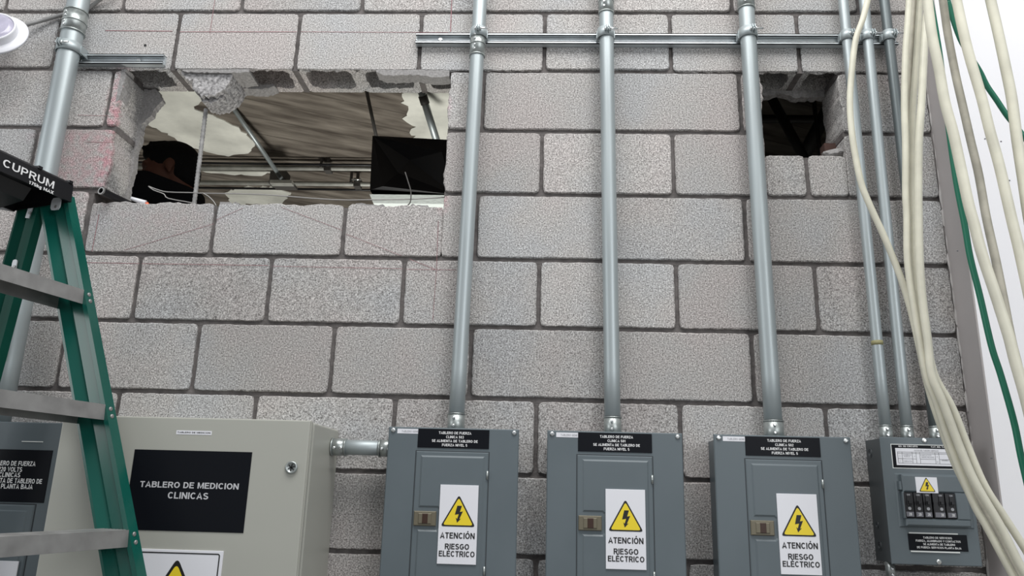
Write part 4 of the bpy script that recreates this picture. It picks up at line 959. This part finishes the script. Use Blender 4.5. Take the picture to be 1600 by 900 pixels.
text_rect(m, 'NO. DE CIRCUITO', qt[0], qt[0] + .05, q[3] - .0075, q[3] - .0035, Y - .0014); text_rect(m, 'CAT. NO. TABLERO', qt[0] + .085, qt[0] + .14, q[3] - .0075, q[3] - .0035, Y - .0014)
m.build('border_lettering', M_LETTER, fr_)
# raised housing with breakers
hx0, hz1 = at(1402, 750, Y).x, at(1440, 741, Y).z; a = at(1413, 742.5, Y); hx0 = at(1405, 750, Y).x; hz0 = at(1440, 822, Y).z; hx1 = at(1508, 780, Y).x
m = MB(); m.bbox(hx0 - .012, hx1 + .014, Y - .003, Y, hz0 - .004, hz1 + .001, .003); m.build('housing_plate', M_PANEL, root)
bx0, bx1 = at(1410.5, 790, Y - .01).x, at(1492, 790, Y - .01).x; bz1, bz0 = at(1440, 769.5, Y - .01).z, at(1440, 810, Y - .01).z
# housing frame with a window
m = MB(); Yh = Y - .018
m.bbox(hx0, hx1, Yh, Y - .002, bz1, hz1 - .002, .004); m.bbox(hx0, hx1, Yh, Y - .002, hz0, bz0, .004); m.bbox(hx0, bx0, Yh, Y - .002, bz0 - .001, bz1 + .001, .002); m.bbox(bx1, hx1, Yh, Y - .002, bz0 - .001, bz1 + .001, .002)
hs = m.build('housing', M_PANEL, root)
m = MB(); m.box(bx0, bx1, Y - .004, Y - .002, bz0, bz1); m.build('breaker_bay', M_INK, root)
bw = (bx1 - bx0); us = [(0.01, .185), (.20, .36), (.375, .53), (.56, .78), (.80, .985)]
for i, (u0, u1) in enumerate(us):
    m = MB(); xa, xb = bx0 + bw * u0, bx0 + bw * u1; m.bbox(xa, xb, Yh - .001, Y - .002, bz0 + .002, bz1 - .001, .001); bk = m.build('breaker', M_BLACK, root)
    cxm = (xa + xb) / 2 if i < 3 else xb - .010; zm = bz0 + (bz1 - bz0) * .62
    m = MB(); m.bbox(cxm - .0052, cxm + .0052, Yh - .004, Yh, zm - .009, zm + .016, .001); m.build('handle_recess', M_BLACK, bk)
    m = MB(); m.bbox(cxm - .004, cxm + .004, Yh - .011, Yh - .003, zm - .005, zm + .003, .001); m.build('handle', M_BLACK, bk)
    m = MB(); m.tube([(cxm, Yh - .001, zm - .016), (cxm, Yh - .0022, zm - .016)], .0040, 12); m.build('dial', M_GREYLETTER, bk)
    m = MB(); m.box(xa + .0022, xb - .0022, Yh - .0016, Yh, bz0 + .004, bz0 + .016); pm = m.build('rating_tag', mat('tag_grey', (.16, .16, .18), .5) if i == 0 else bpy.data.materials['tag_grey'], bk)
    m = MB(); text_rect(m, '20' if i < 3 else '30', cxm - .0035, cxm + .0035, bz0 + .0065, bz0 + .0135, Yh - .0020); m.build('lettering', M_LETTER, bk)
    m = MB(); text_rect(m, 'ON', cxm - .004, cxm + .004, bz1 - .009, bz1 - .0045, Yh - .0015); m.build('switch_lettering', M_GREYLETTER, bk)
q = R_(1429.5, 744.5, 1466, 769.5, Yh); m = MB(); m.box(q[0], q[1], Yh - .0006, Yh, q[2] - .002, q[3] - .001); sg_ = m.build('warning_sticker', M_WHITE, root)
s_ = (q[3] - q[2]) * 1.08; tri_symbol(sg_, (q[0] + q[1]) / 2, q[2] + .001, s_, Yh - .0006)
m = MB(); hxx = at(1404.5, 772, Y).x; m.box(hxx - .003, hxx + .003, Y - .014, Y, at(1403, 765, Y).z, at(1403, 752, Y).z); m.build('hinge', M_PANEL, root)
# lower plate
q = R_(1418.5, 833, 1512, 863, Y - .002); a, b_ = at(1418, 833, Y), at(1513, 862, Y)
m = MB(); m.bbox(a.x, b_.x - .0, Y - .002, Y, b_.z, a.z - .001, .0006); pl = m.build('name_plate', M_PLATE, root)
m = MB(); W_ = b_.x - a.x; ztp = a.z - .001; Hh = ztp - b_.z
for i, (s, u0, u1) in enumerate((('TABLERO DE SERVICIOS', .25, .74), ('FUERZA, ALUMBRADO Y CONTACTOS', .12, .88), ('SE ALIMENTA DE TABLERO', .24, .78), ('DE FUERZA SERVICIOS PLANTA BAJA', .13, .88))):
    z1_ = ztp - Hh * (.15 + .20 * i); text_rect(m, s, a.x + W_ * u0, a.x + W_ * u1, z1_ - Hh * .125, z1_, Y - .0026)
m.build('lettering', M_LETTER, pl)
for zz in (ztp + .0005, b_.z - .0045):
    m = MB(); m.box(a.x + .003, a.x + W_ * .85, Y - .0026, Y, zz, zz + .0032); m.build('tape_strip', M_TAPE, root)
for (px, py) in ((1444, 688), (1467, 878)):
    a = at(px, py, Y); m = MB(); screw_head(m, (a.x, Y, a.z), .0070); m.build('screw', M_SCREW, root)

# ------------------------------------------------------------------ round lamp with its flexible conduit
C0 = at(-6, 54, -.11)
ax = (Vector((.16, -.80, .28))).normalized(); RM = ax.to_track_quat('Z', 'Y').to_matrix().to_4x4()
root = thing('round_lamp', 'white round lamp with flange and dull lens at upper left', 'lamp', C0)
mm_ = Matrix.Translation(C0) @ RM
m = MB(); m.lathe([(0, -.022), (.070, -.022), (.092, -.004), (.0935, 0), (.092, .003), (.070, .008), (.062, .008)], mm_, 48); m.build('flange', M_WHITE, root)
m = MB(); m.lathe([(.067, .004), (.067, .030), (.0655, .034), (.0625, .034), (.0605, .031)], mm_, 48); m.build('housing', M_WHITE, root)
m = MB(); m.lathe([(.0608, .028), (.058, .034), (.045, .0375), (.02, .039), (0, .0392)], mm_, 48); m.build('lens', M_LENS, root)
m = MB(); m.tube([C0 - ax * .02, Vector((C0.x - .03, -.0, C0.z + .055))], .02, 12); m.build('mount', M_WHITE, root)
m = MB(); P = smooth_path([at(30, 42, -.030), at(70, 31, -.014), at(105, 21, -.0095), at(130, 17, -.0095), at(150, 4, -.012), at(175, -18, -.03), at(205, -60, -.03)], 26)
L = 0; rs = []
for i in range(len(P)): rs.append(.0062 if i % 2 else .0071)
m.tube(P, rs, 12); tag(m.build('flexible_conduit', M_ALU), 'thin ribbed metal hose running from the round lamp behind the thick left conduit', 'conduit')

# ------------------------------------------------------------------ stepladder
wv = Vector((.240, .971, 0)).normalized(); nv = Vector((wv.y, -wv.x, 0))      # width axis (towards the wall) and front normal
P0 = at(215, 850, -.38)
def LP(s, w_, z): return Vector((P0.x, P0.y, 0)) + nv * s + wv * w_ + Z_ * z
def lcoords(px, py): q = onp(px, py, P0, wv); return (q - P0).dot(nv), q.z
sA, zA = lcoords(131, 453); sB, zB = lcoords(201, 828); slope = (sB - sA) / (zB - zA)
def sf(z): return sA + slope * (z - zA)                    # front face line of the front rails
root = thing('stepladder', 'green fibreglass stepladder with black top cap and aluminium steps at left', 'ladder', LP(sf(0) - .5, -.25, 0))
zcap = lcoords(100, 318)[1]; ztop_r = zcap + .03
def extr_rail(prof, fs_, z0, z1, wside, name, mt=M_FIBRE):
    """profile (s, w) swept down a leaning rail; fs_(z) gives the front line"""
    m = MB(); n = len(prof); vs = []
    K = 12
    for k in range(K + 1):
        z = z0 + (z1 - z0) * k / K
        for (s, w_) in prof: vs.append(LP(fs_(z) + s, wside + w_, z))
    fs = [(k * n + i, k * n + (i + 1) % n, (k + 1) * n + (i + 1) % n, (k + 1) * n + i) for k in range(K) for i in range(n)]
    fs += [tuple(range(n)), tuple(K * n + i for i in reversed(range(n)))]
    m.add(vs, fs); return m.build(name, mt, root)
def c_prof(dp, sgn, fl=.030, t=.0045):
    a = [(0, 0), (0, fl), (-t, fl), (-t, t + .001), (-.016, t + .001), (-.024, t + .008), (-dp * .56, t + .008), (-dp * .66, t + .014), (-dp * .97, t), (-dp + t, fl), (-dp, fl), (-dp, 0), (-dp * .92, 0), (-dp * .66, .014), (-dp * .56, .008), (-.022, .008), (-.014, 0)]
    return [(s, w_ * sgn) for s, w_ in a]
WID = .50
for sgn, wo in ((1, 0.), (-1, -WID)):
    extr_rail(c_prof(.098, sgn), sf, 0, ztop_r, wo, 'front_rail')
sR1, zR1 = lcoords(61, 322); sR2, zR2 = lcoords(32, 430); slR = (sR2 - sR1) / (zR2 - zR1); sR = lambda z: sR1 + slR * (z - zR1) - .0
for sgn, wo in ((1, -.002), (-1, -WID + .002)):
    extr_rail(c_prof(.074, sgn, .026), sR, 0, ztop_r, wo, 'rear_rail', M_FIBRE2)
# steps
stepz = [zA, lcoords(164, 632)[1], zB]; dz = (stepz[0] - stepz[2]) / 2; steps = [stepz[0], stepz[1], stepz[2]] + [stepz[2] - dz * k for k in range(1, 5) if stepz[2] - dz * k > .12]
for zt_ in steps:
    s0 = sf(zt_) + .0015; tp = .080; lip = .038; m = MB(); t = .0022
    prof = [(s0, zt_), (s0 + .003, zt_ - lip), (s0 + .003 - t, zt_ - lip), (s0 - t, zt_ - t), (s0 - tp + t, zt_ - t), (s0 - tp + t, zt_ - .047), (s0 - tp, zt_ - .047), (s0 - tp, zt_)]
    vs = [LP(s, w_, z) for w_ in (-WID, -.0005) for s, z in prof]; n = len(prof)
    m.add(vs, [(i, (i + 1) % n, n + (i + 1) % n, n + i) for i in range(n)] + [tuple(range(n)), tuple(n + i for i in reversed(range(n)))])
    for k in range(7): s = s0 - .008 - k * .010; m.add([LP(s + q, w_, zt_ + hz) for w_ in (-WID, -.0005) for q, hz in ((0, 0), (-.003, .0012), (-.006, 0))], [(0, 1, 4, 3), (1, 2, 5, 4)])
    st = m.build('step', M_ALU, root)
    for q in (.010, .028):
        for wo in (.014, -WID - .014): m = MB(); c0 = LP(sf(zt_ - q) + .0, wo, zt_ - q); m.tube([c0, c0 + nv * .002, c0 + nv * .0035], [.0058, .0056, .003], 12); m.build('rivet', M_ALU, st)
# top cap
Pc = LP(sf(zcap) + .012, 0, zcap)
def cp(px, py): q = onp(px, py, Pc, nv); return (q - Pc).dot(wv), q.z
wr_, zt1 = cp(109, 284); wr2, zb1 = cp(116, 319); wr_ = (wr_ + wr2) / 2; wl, zl = cp(0, 237); wm, zm_ = cp(60, 263)
zcT = (zt1 + zm_) / 2 + .002; zcB = zb1
sc0 = sf(zcap) + .012; sc1 = sR(zcap) - .074 - .012
m = MB(); w0, w1 = -WID - .04, wr_
top_z = zcT
prof = [(sc0 - .004, top_z), (sc0, top_z - .006), (sc0 + .004, zcB), (sc0 - .002, zcB), (sc0 - .006, top_z - .010), (sc1 + .010, top_z - .010), (sc1 - .004 + .010, zcB - .012), (sc1, zcB - .012), (sc1, top_z - .004), (sc1 + .004, top_z)]
vs = [LP(s, w_, z) for w_ in (w0, w1) for s, z in prof]; n = len(prof)
m.add(vs, [(i, (i + 1) % n, n + (i + 1) % n, n + i) for i in range(n)] + [tuple(range(n)), tuple(n + i for i in reversed(range(n)))])
m.add([LP(s, w_, z) for w_ in (w1 - .004, w1) for s, z in ((sc0, top_z - .004), (sc0 + .004, zcB), (sc0 - .12, zcB), (sc0 - .30, zcB + .01), (sc1, zcB - .012), (sc1, top_z - .004))], [(0, 1, 2, 3, 4, 5), (11, 10, 9, 8, 7, 6)] + [(i, (i + 1) % 6, 6 + (i + 1) % 6, 6 + i) for i in range(6)])
# raised rims and the moulded pocket below
for w_ in (w1 - .016, w1 - .115, -.30): m.add([LP(s, w_ + q, z) for q in (0, .012) for s, z in ((sc0 - .09, top_z - .002), (sc0 + .002, top_z - .004), (sc0 + .002, top_z + .004), (sc0 - .09, top_z + .004))], [(0, 1, 2, 3), (7, 6, 5, 4), (0, 4, 5, 1), (1, 5, 6, 2), (2, 6, 7, 3), (3, 7, 4, 0)])
m.add([LP(s, w_, z) for w_ in (-.34, -.10) for s, z in ((sc0 - .03, zcB + .005), (sc0 - .05, zcB - .028), (sc1 + .06, zcB - .045), (sc1 + .02, zcB + .005))], [(0, 1, 2, 3), (7, 6, 5, 4), (0, 4, 5, 1), (1, 5, 6, 2), (2, 6, 7, 3), (3, 7, 4, 0)])
cap = m.build('top_cap', M_BLACK, root)
def cap_text(s, pa, pb, h, bold):
    # pa, pb: lower-left and lower-right image corners of the word on the cap's front face
    (wa, za), (wb, zb_) = cp(*pa), cp(*pb); m = MB(); U_ = Vector(wv)
    zlow = (za + zb_) / 2; Ssl = .010 / (top_z - .006 - zcB)
    O = LP(sc0 + .0042, wa, zlow); text_into(m, s, O, U_, Z_, wb - wa, h, bold); return m.build('lettering', M_LETTER, cap)
zc_, hcap = (zcT + zcB) / 2, zcT - zcB
cap_text('CUPRUM', (1, 261.5), (82, 293.5), hcap * .37, .85)
cap_text('175kg MAX', (42.5, 288.5), (81.5, 302.5), hcap * .155, 1.1)
# brackets
def plate_on(px, py, wdt, hgt, wof, name, ang=0, thick=.003):
    s, z = lcoords(px, py); m = MB(); c_, s_ = cos(ang), sin(ang); N = 16; pts = []
    for k in range(N):
        t = 2 * pi * (k + .5) / N; n = 5; r = 1 / ((abs(cos(t)) / wdt) ** n + (abs(sin(t)) / hgt) ** n) ** (1 / n); pts.append((r * cos(t), r * sin(t)))
    vs = [LP(s + a * c_ - b2 * s_, wof - q, z + a * s_ + b2 * c_) for q in (0, thick) for a, b2 in pts]
    m.add(vs, [tuple(range(N)), tuple(N + i for i in reversed(range(N)))] + [(i, (i + 1) % N, N + (i + 1) % N, N + i) for i in range(N)])
    o = m.build(name, M_ALU2, root); m = MB(); c0 = LP(s + .004, wof - thick, z - hgt * .5); m.tube([c0, c0 - wv * .003], .004, 10); m.build('rivet', M_ALU, o); return o
plate_on(93, 321, .016, .018, -.010, 'gusset'); plate_on(51, 325, .0075, .036, -.004, 'hinge_link', radians(-10)); plate_on(25, 414, .008, .014, -.003, 'spreader_clip', 0)

# ------------------------------------------------------------------ cables at the right
def cable(pts, Y, r, label, mt=M_CABLE, group='cream cables hanging at the right', top=True, bottom=True):
    P = [at(p[0], p[1], p[2] if len(p) > 2 else Y) for p in pts]
    if top:
        d = (P[0] - P[1]).normalized(); P = [P[0] + d * 1.0 + Vector((0, 0, 0)), P[0] + d * .4] + P
    if bottom:
        d = (P[-1] - P[-2]).normalized(); q = P[-1]; P = P + [q + d * .25, Vector((q.x + d.x * .5, q.y - .05, max(.3, q.z - .9))), Vector((q.x + d.x * .6, q.y - .1, r * 1.1))]
    m = MB(); m.tube(smooth_path(P, 7), r, 16); return tag(m.build('cable', mt), label, 'cable', group)
Yb = -.30
cable([(1358, -8), (1348, 30), (1337, 62), (1331, 110), (1328, 160), (1332, 215), (1344, 280), (1357, 316), (1383, 373), (1404, 425), (1416, 460), (1427, 500), (1437, 545), (1449, 600, -.28), (1466, 655, -.276), (1492, 725, -.276), (1530, 800, -.276), (1572, 868, -.276), (1590, 900, -.276)], Yb - .005, .0083, 'cream cable bowing left over the small conduits before joining the bundle')
cable([(1421, -8), (1418, 40), (1415, 80), (1413, 160), (1415, 230), (1415, 300), (1417, 340), (1418, 407), (1427, 473), (1439, 542), (1449, 591), (1464, 631), (1486, 700), (1520, 784), (1542, 824), (1578, 891)], Yb - .040, .0084, 'leftmost cream cable of the four in the hanging bundle')
cable([(1429, -8), (1424, 60), (1421, 107), (1418, 180), (1419, 260), (1421, 340), (1422, 400), (1431, 478), (1443, 540), (1454, 590), (1470, 640), (1494, 700), (1528, 775), (1562, 836), (1592, 893)], Yb + .0, .0084, 'speckled cable second from left in the hanging bundle', M_CABLE_D)
cable([(1438, -8), (1434, 60), (1431, 107), (1427, 160), (1425, 220), (1424, 300), (1425, 340), (1427, 400), (1435, 478), (1450, 545), (1462, 590), (1488, 637), (1513, 700), (1538, 758), (1569, 807), (1600, 855), (1615, 880)], Yb - .020, .0088, 'third cable from left in the bundle, splitting off to the right below')
cable([(1452, -8, -.37), (1447, 35), (1444, 80), (1440, 160), (1436, 220), (1435, 300), (1435.5, 340), (1437, 407), (1442, 473), (1450, 535), (1456, 587), (1474, 631), (1500, 700), (1524, 755), (1564, 824), (1591, 878)], Yb - .062, .0095, 'rightmost cream cable of the hanging bundle, over the column edge at top')
Yc = -.62
cable([(1448, -8), (1456, 53), (1467, 107), (1476.5, 160), (1489, 206), (1501, 261), (1513, 317), (1522, 350), (1534, 396), (1556, 462), (1576, 525), (1586, 564), (1601, 616), (1612, 660)], Yc, .0110, 'thick cream cable beside the column corner, a green wire behind it')
cable([(1472, -8), (1481, 53), (1493, 116), (1503, 160), (1516, 217), (1529, 272), (1541, 339), (1556, 407), (1567, 462), (1580, 529), (1590, 570), (1606, 640)], Yc + .026, .0088, 'dusty cable, second from left of the separate cables over the white column', M_CABLE_D)
cable([(1493, -8), (1504, 44), (1515, 89), (1533, 150), (1547, 206), (1562, 261), (1580, 339), (1591, 384), (1601, 429), (1612, 480)], Yc - .012, .0108, 'third of the separate cream cables over the white column, a green wire crosses it')
cable([(1546, -8), (1560, 53), (1571.5, 107), (1581, 155), (1589, 217), (1599, 283), (1606, 330), (1618, 400)], Yc, .0112, 'rightmost thick cream cable over the white column')
gg = 'green wires among the cables'
cable([(1474, -20), (1482, 5), (1489, 30), (1501, 62), (1516, 88), (1531, 112), (1542, 134), (1557, 156), (1573, 180), (1590, 201), (1606, 222)], Yc + .07, .0062, 'green wire crossing diagonally behind the cream cables at upper right', M_GREENC, gg)
cable([(1446, -20), (1455, 9), (1468, 84), (1475, 142), (1483, 205), (1494, 283), (1507, 350), (1516, 402), (1531, 462), (1549, 540), (1564, 587), (1584, 658), (1595, 712), (1606, 760)], Yc + .09, .0068, 'green wire running down along the column beside the thick cream cable', M_GREENC, gg)
